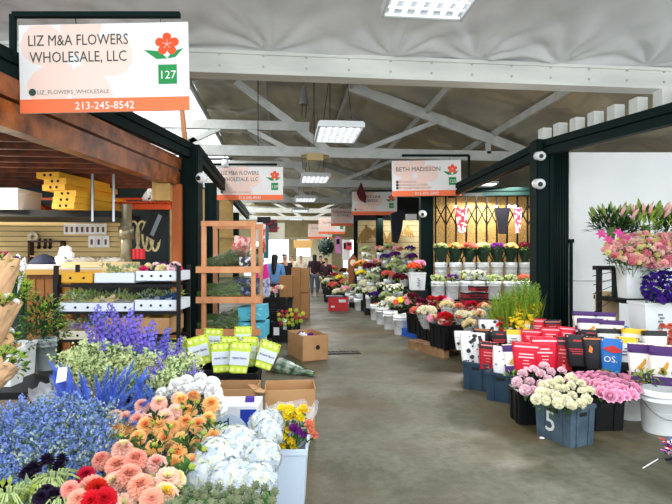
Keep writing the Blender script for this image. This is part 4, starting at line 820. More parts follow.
# ================================================================ RIGHT FRONT DISPLAY
def box_sleeve(x,yt,yb,Z,w,kind,lab,tilt=0,roll=0,group=None,yaw=0):
    a=P(x,yb,Z); b=P(x,yt,Z); h=(b-a).length; W=w*1.1*Z/F; D=W*.8
    t=thing('rose_sleeve',lab,'rose sleeve',a,Euler((tilt,roll,YA-math.atan((x-336)/F)*.8+yaw)),group); T=SL[kind]; base,band=T[0],T[1]
    m=MB(); n=16; prof=[(.72,0),(.78,.02),(.9,.35),(1,.75),(1.0,1)]
    rings=[]
    for k,z in prof:
        rings.append([m.av(((abs(math.cos(q))**.45)*math.copysign(1,math.cos(q))*W/2*k,(abs(math.sin(q))**.45)*math.copysign(1,math.sin(q))*D/2*k,z*h)) for q in [2*PI*(i+.5)/n for i in range(n)]])
    for k in range(4):
        for i in range(n): m.face((rings[k][i],rings[k][(i+1)%n],rings[k+1][(i+1)%n],rings[k+1][i]),1 if (k==3 and band) else 0)
    m.face(rings[0][::-1])
    inn=[m.av(((abs(math.cos(q))**.45)*math.copysign(1,math.cos(q))*W/2*.94,(abs(math.sin(q))**.45)*math.copysign(1,math.sin(q))*D/2*.94,h*.97)) for q in [2*PI*(i+.5)/n for i in range(n)]]
    for i in range(n): m.face((rings[4][i],rings[4][(i+1)%n],inn[(i+1)%n],inn[i]),0)
    wp=obj('wrap',m.mesh('wrap',[base,band or base]),t)
    m=MB(); m.box(0,0,h*.955,W*.9,D*.9,.01); 
    for i in range(4): m.box((-.3+.2*i)*W,0,h*.97,W*.08,D*.8,.012,1)
    obj('cardboard_inside',m.mesh('cardboard_inside',[T[3] if len(T)>3 else card,T[2]]),t)
    k=W/2; rr=random.Random(int(x)); fy=lambda z:-(D/2*(.9+.1*(z/h)))-.004
    ns=M(f'{kind}_print',SP[kind],.5); m=MB()
    if kind=='splat':
        for i in range(16):
            cx=rr.uniform(-.8,.8)*k*.85; cz=rr.uniform(.08,.92)*h; s=rr.choice((.006,.01,.02))*W/.22; pts=[(cx+s*math.cos(q)*rr.uniform(.7,1.2),cz+s*math.sin(q)*rr.uniform(.7,1.2)) for q in [2*PI*j/8 for j in range(8)]]; m.prism(pts,fy(cz)-.003,fy(cz)+.02)
    elif kind in('red','darkred'):
        for i in range(4): wd=k*rr.uniform(.5,1.1); cz=h*(.62-.11*i); m.box(0,fy(cz),cz,wd*(1 if i<2 else .5),.004,h*(.045 if i<2 else .025))
        m.box(0,fy(.12*h),.13*h,k*.3,.004,h*.12); m.box(0,fy(.88*h),.88*h,k*1.7,.004,h*.05)
    elif kind=='bird':
        for s_,cx in ((1,-.05),):
            z0=h*.42; m.prism([(-.42*k,z0-.10*h),(.0*k,z0-.08*h),(.25*k,z0+.04*h),(.32*k,z0+.16*h),(.2*k,z0+.2*h),(.0*k,z0+.08*h)],fy(z0)-.004,fy(z0)+.01)
            m.prism([(-.3*k,z0-.14*h),(.1*k,z0-.12*h),(.2*k,z0-.06*h),(-.1*k,z0-.09*h)],fy(z0)-.005,fy(z0)+.01)
    elif kind=='blue':
        text('OS.',W*.42,white_s,wp,(-k*.75,fy(h*.35)-.003,h*.33),'LEFT'); m.prism([(-.9*k,h*.72),(.1*k,h*.82),(.85*k,h*.7),(.8*k,h*.62),(0,h*.6)],fy(h*.7)-.004,fy(h*.7)+.02)
    elif kind=='black':
        for i in range(3): m.box(0,fy(h*.5),h*(.55-.07*i),k*(1.5-.3*i),.006,h*.025)
        m.box(0,fy(h*.8),h*.82,k*.7,.006,h*.05)
    elif kind=='black_orange':
        m.box(.88*k,fy(h*.5),h*.45,.1*k,.008,h*.8); m.box(0,fy(h*.95)-.0,h*.94,k*1.8,.008,h*.04); m.prism([(-.5*k,h*.55),(-.2*k,h*.5),(-.1*k,h*.65),(-.35*k,h*.75)],fy(h*.6)-.004,fy(h*.6)+.02)
    elif kind=='yellowtop':
        for i in range(3): m.box(0,fy(h*.5),h*(.3+.12*i),k*(1.2-.3*i),.006,h*.04)
    elif kind=='lime':
        for i in range(3): m.cyl((-.55*k+.55*k*i,fy(h*.86),h*.88),(-.55*k+.55*k*i,fy(h*.86)-.003,h*.88),k*.2,k*.2,10)
        for i in range(3): m.cyl((-.55*k+.55*k*i,fy(h*.12)+.01,h*.13),(-.55*k+.55*k*i,fy(h*.12)-.002,h*.13),k*.17,k*.17,10)
    if m.f: obj('print',m.mesh('print',ns),wp)
    if kind=='lime':
        m=MB(); 
        for k2 in range(4): pass
        m.box(0,fy(h*.5)+.004,h*.5,W*.84,.006,h*.44); obj('white_panel',m.mesh('white_panel',M('pale_lilac_white',(214,222,240),.5)),t)
        text('flower farm' if rr.random()<.5 else 'open here',W*.15,ink,t,(0,fy(h*.5)-.004,h*.48),'CENTER')
        m=MB(); m.box(0,fy(h*.1)+.003,h*.14,W*.74,.006,h*.2); obj('lime_foot',m.mesh('lime_foot',SL['lime'][0]),t)
    if kind=='bird':
        
        for cz,ww,yy,hh in ((.1,.82,.45,.22),(.92,.97,.49,.16)): m=MB(); m.box(0,-D*yy,h*cz,W*ww,.012,h*hh); obj('purple_border',m.mesh('purple_border',M('sleeve_purple',(70,32,104),.5)),wp)
    return t
c_=lambda n,c,**k:M(n,c,.4,**k)
SL={'splat':(c_('splat_white',(236,236,236)),None,M('magenta_edge',(220,60,110),.5),c_('pink_white',(240,220,224))),
'red':(c_('sleeve_red',(228,30,58)),None,M('magenta_edge'),c_('dark_red_in',(150,20,34))),'darkred':(c_('sleeve_dark_red',(176,20,34)),c_('sleeve_black',(26,24,28)),M('magenta_edge')),
'bird':(c_('bird_white',(236,232,226)),M('sleeve_purple',(70,32,104),.5),c_('orange_edge',(240,160,90)),c_('cream_card',(238,216,176))),'black':(MATS['sleeve_black'],None,c_('pink_edge',(230,120,120)),c_('pale_pink_card',(226,190,180))),
'black_orange':(MATS['sleeve_black'],None,MATS['orange_edge'],c_('tan_card',(200,160,110))),'blue':(c_('sleeve_blue',(36,112,190)),None,MATS['orange_edge'],MATS['cream_card']),
'yellowtop':(c_('white_card',(232,232,228)),c_('sleeve_yellow',(246,196,40)),MATS['orange_edge'],c_('dark_card',(60,54,50))),'white_black':(c_('white_card',(232,232,228)),MATS['sleeve_black'],MATS['orange_edge'],c_('dark_card',(60,54,50))),
'lime':(c_('sleeve_lime',(206,226,70)),None,M('leaf_mid'),M('leaf_mid'))}
SP={'splat':(30,34,38),'red':(250,200,206),'darkred':(230,120,124),'bird':(196,142,40),'black':(206,40,56),'black_orange':(232,130,60),'blue':(190,40,40),'yellowtop':(60,60,70),'white_black':(60,60,70),'lime':(232,240,150)}
# crates under the sleeves (front bank), feet on floor
FRONT=[('splat',472,333,364,5.95,22,'white sleeve with black ink blots at the aisle end of the front row'),('darkred',487,342,369,5.7,17,'dark red sleeve with black rim between two ink blotted sleeves'),('splat',501,347,375,5.5,18,'second ink blotted white sleeve, between dark red and purple bird sleeves'),
('bird',513,345,371,5.45,17,'narrow purple and white bird sleeve beside the bright red ones'),('red',525,343,371,5.4,24,'bright red sleeve with pale band right of the narrow bird sleeve'),('red',545,337,368,5.35,24,'bright red sleeve second along the front row'),
('darkred',563,337,370,5.3,18,'dark red sleeve beside the black sleeve in front row'),('black',577,335,366,5.15,19,'black sleeve with red lettering in the front row'),('black_orange',594,337,369,5.05,18,'black sleeve with orange edge in the front row'),
('blue',611,339,373,4.95,18,'bright blue sleeve with large white letters'),('yellowtop',627,337,362,5.1,17,'white sleeve with yellow band beside the blue sleeve')]
for k,x,yt,yb,Z,w,lab in FRONT: box_sleeve(x,yt,yb,Z,w,k,lab,R(-6),R(rnd.uniform(-4,4)+(-9 if x==470 else 0)+(5 if x in(525,487,501) else 0)))
box_sleeve(641,344,379,4.5,21,'bird','purple white sleeve with golden bird, first in the big white pail',R(-4)); box_sleeve(663,346,384,4.35,23,'bird','purple white sleeve with golden bird, nearer one in the big white pail',R(-4))
MIDR=[('splat',463,331,350,6.3,15,'ink blotted sleeve peeking out behind the aisle end one'),('black_orange',483,329,348,6.3,18,'black and orange sleeve in the second row behind the ink blots'),('black',499,331,350,6.15,17,'black sleeve in the second row behind dark red one'),('yellowtop',514,330,349,6.1,16,'yellow banded sleeve in the second row'),
('red',531,330,347,6.0,18,'bright red sleeve in the second row'),('red',550,328,345,5.9,17,'red sleeve in the second row before the corrugated shutter'),('red',566,327,344,5.9,15,'red sleeve at the end of the red second row'),
('black',590,330,348,5.7,20,'black sleeve in the second row behind the orange edged one'),('white_black',609,329,348,5.6,20,'black banded sleeve in the second row behind the blue one'),('yellowtop',634,329,350,5.4,21,'large yellow banded sleeve in the second row'),('white_black',655,331,352,5.2,20,'black banded sleeve behind the bird sleeves')]
for k,x,yt,yb,Z,w,lab in MIDR: box_sleeve(x,yt,yb,Z,w,k,lab,R(-8),R(rnd.uniform(-3,3)))
BACK=[('splat',489,320,340,6.9,18,'ink blotted sleeve in the back row before the gladioli'),('black',508,321,340,6.9,18,'black sleeve in the back row before the gladioli'),('yellowtop',524,320,339,6.8,14,'yellow banded sleeve in the back row'),('red',537,319,338,6.8,16,'red sleeve in the back row'),('darkred',553,320,338,6.7,15,'dark red sleeve in the back row by the shutter')]
for k,x,yt,yb,Z,w,lab in BACK: box_sleeve(x,yt,yb,Z,w,k,lab,R(-8),R(rnd.uniform(-3,3)))
STK=[(590,319,338,5.9,21,'bird','purple topped sleeve at the front left of the small stack by the pole'),(611,321,339,5.8,21,'bird','purple topped sleeve at the front right of the small stack'),(584,312,330,6.3,19,'bird','purple topped sleeve at the back left of the small stack'),(604,313,330,6.3,19,'bird','purple topped sleeve at the back right of the small stack'),(620,326,342,5.9,14,'blue','small blue sleeve beside the purple topped stack')]
for x,yt,yb,Z,w,k,lab in STK: box_sleeve(x,yt,yb,Z,w,k,lab,R(-10))
def cr(x,Z,w,d,h,lab,mat=blackpl,rot=0,z=0,group=None): p=P(x,258,Z); return crate((p.x,p.y,z),w,d,h,lab,mat,rot,group)
darkblue=M('dark_blue_plastic',(30,52,72),.4,nz=(8,(44,66,84)))
cr(481,5.85,.30,.34,.31,'dark blue crate at the aisle end under the ink blotted sleeve',darkblue,R(-38)); cr(507,5.4,.32,.40,.30,'dark blue crate under the purple bird and ink blotted sleeves',darkblue,R(-38))
cr(548,5.35,.5,.34,.3,'dark crate under the bright red sleeves'); cr(590,5.1,.46,.34,.3,'dark crate under the black sleeves'); cr(618,5.25,.3,.3,.3,'dark crate under the blue sleeve'); cr(500,6.35,.6,.4,.4,'dark crate raising the second row of sleeves'); cr(550,6.2,.6,.4,.4,'dark crate raising the red second row'); cr(610,5.75,.7,.34,.42,'dark crate raising the second row beside the bench'); cr(520,7.0,.8,.4,.45,'dark crate raising the back row of sleeves')
cr(600,6.15,.5,.55,.555,'dark crate under the small stack of purple topped sleeves'); cr(476,6.45,.22,.26,.34,'dark crate under the ink blotted sleeve peeking out behind',darkblue)
# front flowers
p=FL(571,449); q_=Euler((0,0,YA+R(-66))).to_matrix()@Vector((.18,-.13,0)); bc=crate((p.x-q_.x,p.y-q_.y,0),.37,.27,.32,'worn blue grey crate painted with a large white 5 and filled with ivory carnations',bluegrey,R(-66)); 
# front tub painted figure on its long face
text('5',.24,M('white_chalk',(206,212,214),.8),bc,(-.02,-.137,.08),'CENTER',ext=.002)
rs=random.Random(2)
iv=[ruffle_mesh('bloom',IVO,.042,60,i) for i in range(2)]; lp=[ruffle_mesh('bloom',LPK,.045,60,i+3) for i in range(2)]
ppt=[rose_mesh('bloom',PNK,.036,i) for i in range(2)]
def carn(poly,gap,Zn,Zf,me,root,nm,lab,cat,grp,seed,sc=(.85,1.1)): heads(mound(poly,gap,Zn,Zf,seed,.02),me,root,nm,lab,cat,grp,sc,sl=.8)
carn([(536,400),(540,388),(552,378),(570,376),(590,385),(592,398),(585,407),(570,409),(555,402)],7.2,3.85,4.25,iv,rt(566,4.1,.1),'ivory_carnation','ivory white ruffled carnation in the blue grey crate','carnation','ivory carnations in the crate',3)
carn([(515,385),(520,372),(540,366),(562,367),(562,376),(545,380),(537,392),(522,392)],7.8,4.35,4.75,lp,rt(535,4.65,.1),'pink_carnation','pale pink ruffled carnation behind the ivory ones','carnation','pale pink carnations',4)
carn([(568,378),(575,373),(600,372),(620,374),(636,374),(640,388),(634,396),(612,397),(598,392),(590,385)],5.6,4.15,4.7,ppt,rt(606,4.55,.1),'pink_rose','pink rose in the black tub in front of the blue sleeve','rose','pink roses in the black tub',5)
p=FL(532,425); crate((p.x+.02,p.y+.12,0),.26,.26,.30,'narrow black tub under the pale pink carnations',blackpl); p=FL(606,431); crate((p.x,p.y+.12,0),.34,.26,.28,'black tub under the pink roses',blackpl,.05)
p=P(522,258,4.75); bucket(521,0,4.75,.09,.28,'small white pail half hidden behind the narrow black tub',handle=False)
bucket(629,0,4.75,.13,.30,'white pail standing between the black tub and the big white pail',handle=False); bucket(660,0,4.38,.16,.37,'big round white pail holding the two golden bird sleeves')
for x,y,Z,s,w in ((608,380,4.8,.8,'behind the pink roses'),(650,384,4.4,.8,'spilling over the big white pail'),(670,383,4.25,1.0,'at the edge of the big white pail'),(645,382,4.28,.9,'under the first golden bird sleeve'),(512,378,4.9,.6,'beside the pale pink carnations')): foliage('rose_leaves',x,y,Z,'green rose leaves '+w,lbs,s)['kind']='stuff'
# coloured foil bunch on the floor at right edge, straw
p=FL(677,463); t=thing('foil_bunch','small blue, red and white wrapped bunch lying on the floor at the edge','bouquet',(p.x,p.y,.07),(0,0,.4)); m=MB()
for i in range(70): m.leaf((rs.uniform(-.05,.1),rs.uniform(-.07,.07),rs.uniform(-.03,.05)),(rs.uniform(-1,1),rs.uniform(-1,1),rs.uniform(-.2,1)),(0,0,1),.07,.05,(0,1,2,0,3,0)[i%6],.2,.2,.5)
obj('wrap',m.mesh('wrap',[M('foil_blue',(40,70,180),.3),M('foil_red',(220,40,60),.3),white_p,M('foil_pink',(220,130,200),.3)]),t); m=MB(); m.cyl((-.02,0,-.03),(-.09,.03,-.04),.012,.01,7); obj('stem_end',m.mesh('stem_end',ink),t)
a=FL(643,468,.004);b=FL(658,459,.004); m=MB(); m.cyl(a,b,.004,.004,6); tag(obj('white_stick',m.mesh('white_stick',white_p)),'thin white stick lying on the floor near the big white pail','stick')
a=FL(542,438,.006); m=MB(); m.lathe([(.022,0),(.018,.004),(.004,.005)],7); tag(obj('fallen_petal',m.mesh('fallen_petal',WH),None,a),'single white petal on the floor beside the blue grey crate','petal')
a=FL(298,493,.004); m=MB(); m.lathe([(.014,0),(.01,.006),(.003,.008)],7); tag(obj('fallen_blossom',m.mesh('fallen_blossom',PUR),None,a),'tiny violet blossom on the floor before the white square bucket','petal')
# ---------------------------------------------------------------- stepped bench with buckets
o=P(600,258,6.7); t=thing('stepped_bench','black angled steel step stand holding two white buckets before the white wall','stand',(o.x,o.y,0),(0,0,YA)); 
def px(x,Z=6.6): return (x-600)/F*Z
h1=1.5-(268-258)*6.6/F; h2=1.5-(300-258)*6.6/F; h3=1.5-(332-258)*6.6/F
for nm,bars in (('upper_step',[((px(599),0,h1),(px(615),0,h1)),((px(599),0,0),(px(599),0,h1)),((px(615),0,h1),(px(615),0,h2)),((px(599),0,h1),(px(599),.12,h1)),((px(615),0,h1),(px(615),.12,h1))]),
 ('middle_step',[((px(613),0,h2),(px(690),0,h2)),((px(613),.45,h2),(px(690),.45,h2)),((px(640),-.3,h2),(px(640),-.3,0)),((px(613),-.3,h2),(px(690),-.3,h2)),((px(613),-.3,h2),(px(613),.45,h2))]),
 ('lower_step',[((px(638),-.5,h3),(px(700),-.5,h3)),((px(638),-.5,h3),(px(638),-.1,h3)),((px(638),-.5,h3),(px(638),-.5,0)),((px(690),-.5,h3),(px(690),-.5,0))])):
    m=MB()
    for a,b in bars: m.bar(a,b,.055,.055)
    if nm!='upper_step': 
        zz=(h2 if nm=='middle_step' else h3); m.bx(px(614),px(700),(-.28 if nm=='middle_step' else -.55),(.43 if nm=='middle_step' else -.1),zz+.022,zz+.032)
    obj(nm,m.mesh(nm,black),t)
bucket(633,0,6.62,.20,.42,'upper white square bucket on the black step stand, holding pink stocks',square=True,z=h2+.033,printed=True,tap=.85)
bucket(651,0,6.18,.185,.40,'lower white square bucket with grey print below the indigo flowers',square=True,z=h3+.033,printed=True,tap=.85)
bucket(683,0,6.3,.19,.4,'white bucket cut off by the edge beyond the indigo flowers',square=True,z=h3+.033,tap=.85)
p=P(607,258,6.95); carton((p.x,p.y,.62),.3,.06,.42,'flat tan carton leaning inside the black step stand',0,mat=M('tan_card2',(206,176,134),.8)); p=P(607,258,6.95); cr(607,6.95,.34,.2,.6,'dark box under the tan carton in the step stand',blackpl)
for i in range(5): 
    a=P(598+rs.uniform(-6,0),276+i*9,6.5); b=P(612,272+i*7,6.6); m=MB(); m.cyl(a,b,.006,.004,5); tag(obj('dark_twig',m.mesh('dark_twig',M('dark_twig',(40,30,26),.8))),'bare dark twig poking out of the step stand, %s'%(('topmost','second from the top','middle','second from the bottom','lowest')[i]),'twig')
# flowers up there
st_=[ruffle_mesh('bloom',PINKY,.04,44,1),ruffle_mesh('bloom',pet('blush',(238,206,190),.08),.036,40,2),ruffle_mesh('bloom',pet('pale_yellow',(232,220,150),.1),.028,30,3),ruffle_mesh('bloom',pet('rose_pink',(230,142,156),.1),.038,40,4)]
heads(mound([(603,250),(606,243),(625,236),(650,233),(680,236),(682,266),(655,266),(632,262),(612,256)],4.0,6.2,6.6,21,.08),st_,rt(636,6.6,1.2),'pink_stock','pink, blush or pale yellow stock flower in the upper white bucket','stock flower','pink stocks in the upper bucket',(1.0,1.4))
foliage('stock_leaves',640,264,6.65,'dark green leaves under the pink stocks',leaves_mesh('fl',[L2,L1],340,.42,.1,.035,.16,61,.3),1.0)['kind']='stuff'
lilyb=leaves_mesh('foliage',[L2,L1,L2],190,.19,.11,.03,.2,71,.5); bud2=MB(); bud2.lathe([(.004,0),(.014,.03),(.017,.06),(.011,.1),(.001,.125)],8); lb_g=bud2.mesh('lily_bud',leafm('lily_bud_green',(140,160,80))); bud3=MB(); bud3.lathe([(.004,0),(.014,.03),(.017,.06),(.011,.1),(.001,.125)],8); lb_p=bud3.mesh('lily_bud',PINKY)
lly=lily_mesh('lily_bloom',pet('lily_pink',(226,90,160),.1),.055)
def lilies(x,y,Z,lab,fm,bm,nb,blooms,s=1,seed=0):
    rr=random.Random(seed); t=thing('lily_bouquet',lab,'bouquet',P(x,y,Z),(0,0,seed),None,s); obj('foliage',fm,t)
    for i in range(nb):
        ph=i*2.4;k=.05+.13*math.sqrt(i/nb); d=Vector((math.cos(ph)*k*4,math.sin(ph)*k*4,1)); obj('lily_bud',rr.choice(bm),t,(math.cos(ph)*k,math.sin(ph)*k,.1+.12*(1-k*4)+rr.uniform(-.02,.03)),aim(d))
    q=Euler((0,0,-seed))
    for bx,by,bz in blooms: obj('lily_bloom',lly,t,q.to_matrix()@Vector((bx,by,bz)),aim(q.to_matrix()@Vector((bx*1.5,-1,.5))))
    m=MB(); m.cyl((0,0,.05),(0,0,-.25),.04,.025,8); obj('stem_bunch',m.mesh('stem_bunch',stemm),t)
ylb=leaves_mesh('foliage',[L3,L1,yel_l],190,.2,.11,.03,.2,72,.5)
lilies(611,232,6.75,'green lily bunch with two open magenta blooms against the white wall',lilyb,[lb_g,lb_g,lb_p],16,[(-.2,-.14,-.03),(.05,-.2,-.08),(-.05,-.19,-.02),(-.14,-.17,-.09)],1.3,1)
lilies(622,236,6.9,'darker lily bunch behind the magenta blooms',lilyb,[lb_g,lb_p],12,[],1.1,2)
lilies(646,232,6.8,'yellow green lily bunch with slim pink buds',ylb,[lb_g,lb_g,lb_p],20,[],1.4,3); lilies(675,234,6.9,'dark leafed lily bunch at the edge above the stocks',lilyb,[lb_g],14,[],1.35,4)
ind=[ruffle_mesh('bloom',VIO,.034,36,5),ruffle_mesh('bloom',pet('indigo',(54,30,120),.25),.034,36,6)]
heads(mound([(641,290),(645,278),(656,272),(682,272),(684,302),(660,301),(648,298)],4.0,5.9,6.3,22,.06),ind,rt(655,6.2,.9),'indigo_stock','deep indigo violet flower in the lower white bucket','stock flower','indigo flowers in the lower bucket',(.8,1.15)); foliage('indigo_leaves',655,300,6.25,'dark leaves under the indigo flowers',lbs,1.2)['kind']='stuff'
heads(mound([(655,336),(660,326),(684,324),(684,346),(662,344)],6.5,5.3,5.5,23),[dahlia_mesh('bloom',SAL,.042,6,110,31)],rt(668,5.5,.4),'salmon_dahlia','salmon orange dahlia at the edge above the bird sleeves','dahlia','salmon dahlias at the edge'); cr(668,5.5,.4,.3,.42,'dark tub under the salmon dahlias at the edge')
# ---------------------------------------------------------------- gladioli and bouquets on pallets
gl=MB(); 
def glad(fm,L=.75,seed=0,nf=7):
    r=random.Random(seed); m=MB(); m.cyl((0,0,0),(0,0,L),.006,.003,5,1)
    for i in range(5): ph=r.uniform(0,6.28); m.leaf((0,0,L*.02),(math.cos(ph)*.22,math.sin(ph)*.22,1),(math.cos(ph),math.sin(ph),0),L*r.uniform(.6,.95),.04,1,.1,.1)
    for i in range(9): s=(i%2)*2-1; m.leaf((0,0,L*(.62+.04*i)),(s*.5,0,1),(s,0,0),.05,.022,1,.2,.2)
    for i in range(nf): ph=r.uniform(-.6,.6)+(PI if i%2 else 0); 
    for i in range(nf):
        ph=i*2.6; c=Vector((math.cos(ph)*.03,math.sin(ph)*.03,L*(.36+.05*i)))
        for a in range(5): m.leaf(c,(math.cos(ph)+.9*math.cos(a*1.26),math.sin(ph)+.9*math.sin(a*1.26),.6*math.sin(a*1.9)),(0,0,1),.085,.065,0,.3,.1,.6)
    return m.mesh('g',[fm,leafm('gladiolus_green',(124,158,48),.25)])
gy=[glad(YEL,seed=i) for i in range(2)]; gr=[glad(RED,seed=4,nf=6),glad(MAG,seed=5,nf=6)]; gw=[glad(WH,seed=6,nf=7)]; gg=[glad(YEL,seed=8,nf=1),glad(YEL,.68,seed=9,nf=0)]
def gladset(poly,me,lab,grp,seed,gap=3.6): gap*=.85; shoots(rt(512,7.0,-.3),mound(poly,gap,6.8,7.4,seed,.15),me,'gladiolus',lab,'gladiolus',grp,.75,seed,.05)
gladset([(510,285),(525,276),(540,282),(543,296),(515,298)],gy+gg,'yellow gladiolus in the tall green bunch','yellow gladioli',31,4.0); gladset([(488,300),(498,290),(510,286),(512,300),(494,306)],gr+gg,'red or green budded gladiolus at the aisle side of the tall green bunch','red gladioli',32,4.0); gladset([(500,302),(518,298),(520,306),(503,310)],gw,'white gladiolus low in the tall green bunch','white gladioli',33,5); gladset([(492,296),(505,282),(538,279),(542,292),(500,300)],gg,'green unopened gladiolus in the tall bunch','green gladioli',35,3.8)
cr(515,7.25,.75,.5,.34,'dark tub holding the tall gladioli',z=0)
# pallets
def pallet(p,w,d,lab,mat,rot):
    t=thing('pallet',lab,'pallet',p,(0,0,YA+rot))
    for i in range(7): y=-d/2+d*(i+.5)/7; m=MB(); m.bx(-w/2,w/2,y-.045,y+.045,.115,.135); obj('deck_board',m.mesh('deck_board',mat),t)
    for x in (-w/2+.05,0,w/2-.05): m=MB(); m.bx(x-.045,x+.045,-d/2,d/2,.02,.115); m.bx(x-.05,x+.05,-d/2,d/2,0,.02); obj('stringer',m.mesh('stringer',mat),t)
plw=M('pallet_wood',(150,116,82),.8,nz=(7,(116,86,58))); plb=M('pallet_blue',(28,84,176),.5)
RP=.42
p=P(457,258,7.95); pallet((p.x,p.y+.25,0),1.05,1.0,'raw wooden pallet under the black bouquet crates',plw,RP); p=P(430,258,9.35); pallet((p.x,p.y+.35,0),.7,1.0,'blue pallet behind the raw wooden pallet',plb,RP)
BW={'wr':[rose_mesh('bloom',RED,.03,1,2)],'ww':[ruffle_mesh('bloom',IVO,.04,40,2)],'pk':[ruffle_mesh('bloom',PNK,.035,36,3)],'cr':[ruffle_mesh('bloom',CRM,.034,30,4)],'or':[daisy_mesh('bloom',ORG2,YEL,.04)],'bu':[ruffle_mesh('bloom',BUR,.036,36,5)],'sa':[ruffle_mesh('bloom',SAL,.034,30,4)],'pu':[ruffle_mesh('bloom',PUR,.03,30,5)],'ye':[daisy_mesh('bloom',YEL,YEL,.045)],'wh':[daisy_mesh('bloom',WH,YEL,.03,12,1)],'re':[daisy_mesh('bloom',TEAL,YEL,.045)],'gr':[ruffle_mesh('bloom',FIL,.03,30,7)],'vi':[ruffle_mesh('bloom',VIO,.025,30,7)]}
BW['mix']=BW['pk']+BW['cr']+BW['sa']; BW['alst']=BW['cr']+BW['sa']+BW['ww']; BW['bright']=BW['re']+BW['ye']+BW['pk']+BW['or']
redwrap=M('red_print_wrap',(176,26,40),.4,nz=(18,(232,180,184),.5,.6)); clr=M('clear_wrap_film')
def bq(x,y,Z,r,kind,n,lab,wrap=clr,drop=.22,seed=None,bs=1,group=None,fm=None,name='bouquet'):
    p=P(x,y,Z); seed=int(x*7+y) if seed is None else seed; rr=random.Random(seed); t=thing(name,lab,'bouquet',p-Vector((0,0,drop)),(0,0,0),group)
    if wrap: cone_wrap('wrapper',p-Vector((0,0,drop)),p+Vector((0,0,.0)),r*(.22 if wrap is not clr else .5),r*1.08,wrap,'','',seed,14,parent=t)
    obj('foliage',fm or lbs,t,(0,0,drop-r*.55),(0,0,seed),r/.12)
    n=int(n*1.35)
    for i in range(n):
        ph=i*2.4+seed; k=math.sqrt((i+.5)/n); obj('bloom',rr.choice(BW[kind]),t,(math.cos(ph)*k*r*.9,math.sin(ph)*k*r*.9,drop+r*.55*math.sqrt(max(0,1-k*k))+rr.uniform(-.01,.01)),aim((math.cos(ph)*k,math.sin(ph)*k-.1,.7)),bs*rr.uniform(1.0,1.35))
# black crates on the pallet & bouquets
for i,(x,Z,lab) in enumerate(((448,7.75,'black crate at the near corner of the raw wooden pallet'),(433,8.5,'black crate second from the corner on the pallets'),(422,9.2,'black crate at the far end of the pallets'),(470,8.1,'black crate behind the near corner one on the wooden pallet'),(455,8.8,'black crate in the middle of the pallet group'),(440,9.6,'black crate at the back of the pallet group'))):
    cr(x,Z,.42,.4,.36,lab,blackpl,RP,.136)
bq(427,313,7.9+.3,.155,'ww',15,'large ivory bouquet in clear wrap at the pallet corner',drop=.25); bq(445,318,7.7,.13,'wr',12,'red rose bouquet in red printed wrap over the near crate',redwrap); bq(447,306,8.2,.11,'cr',9,'cream bouquet behind the red rose bouquet'); bq(463,317,7.75,.13,'alst',12,'cream and salmon bouquet beside the gladioli'); bq(478,316,7.9,.13,'alst',12,'salmon bouquet at the right of the pallet')
bq(448,303,8.7,.09,'pk',7,'hot pink bouquet among the red wraps'); bq(458,308,8.4,.09,'sa',7,'salmon pink bouquet beside the hot pink one'); bq(416,312,9.2,.11,'sa',8,'red and salmon bouquet at the far end of the pallets',redwrap); bq(421,303,9.7,.11,'bu',7,'burgundy bouquet in red wrap behind the ivory one',redwrap); bq(432,300,9.9,.12,'wr',7,'red bouquet in red wrap near the green post',redwrap); bq(442,300,9.7,.12,'wr',8,'red bouquet in red wrap behind the cream one',redwrap); bq(472,306,8.6,.12,'wr',8,'red bouquet in red wrap before the stacked red boxes',redwrap); bq(485,308,8.4,.11,'alst',8,'pale bouquet before the gladioli stems'); bq(412,297,10.0,.1,'bu',8,'dark burgundy celosia bunch beside the white bucket row',None)
bq(470,325,7.55,.11,'cr',9,'cream bouquet hanging over the near crate edge'); bq(433,320,7.9,.09,'mix',7,'small pink and cream bouquet under the ivory one')
rb_=M('red_box_card',(168,24,38),.5,nz=(10,(120,16,28)))
for i,(x,y,w,lab) in enumerate(((474,303,.46,'lower red and black carton behind the bouquets'),(474,297.5,.44,'middle red and black carton in the stack behind the bouquets'),(478,291,.26,'small red and black carton topping the stack'))):
    p=P(x,y,9.6); t=thing('red_carton',lab,'box',p,(0,0,YA+.1*i)); m=MB(); m.bx(-w/2,w/2,-.15,.15,0,.085); obj('box_body',m.mesh('box_body',rb_),t); m=MB(); m.bx(-w/2-.004,w/2+.004,-.155,.155,.07,.1); m.bx(-w*.3,w*.3,-.153,-.15,.02,.05); obj('lid',m.mesh('lid',ink),t)
p=P(474,303,9.6); cr(474,9.6,.6,.4,p.z,'dark crate stack under the red and black cartons')
# ================================================================ GATE STALL
o=P(484,258,12.25); W_=(532-431)/F*12.25; H0,H1=.75,1.5+(258-194)*12.25/F
mb=MB(); osb=M('strand_board',(216,180,110),.7,nz=(26,(176,132,62),.4,.62))
for i in range(3): mb.bx(-W_/2+i*W_/3+.004,-W_/2+(i+1)*W_/3-.004,0,.03,0,H1)
t=thing('strand_board_panel','yellow strand board panels standing behind the black scissor gate','board',(o.x,o.y,0),(0,0,YA)); 
for i in range(3): m=MB(); m.bx(-W_/2+i*W_/3+.004,-W_/2+(i+1)*W_/3-.004,0,.03,0,H1); obj('panel',m.mesh('panel',osb),t)
t=thing('scissor_gate','black folding scissor gate closed before the yellow board','gate',(o.x,o.y-.16,0),(0,0,YA)); nb=10; dx=W_/nb
for i in range(nb+1): x=-W_/2+i*dx; m=MB(); m.bx(x-.018,x+.018,-.02,.02,.5,H1-.05); obj('upright_bar',m.mesh('upright_bar',black),t)

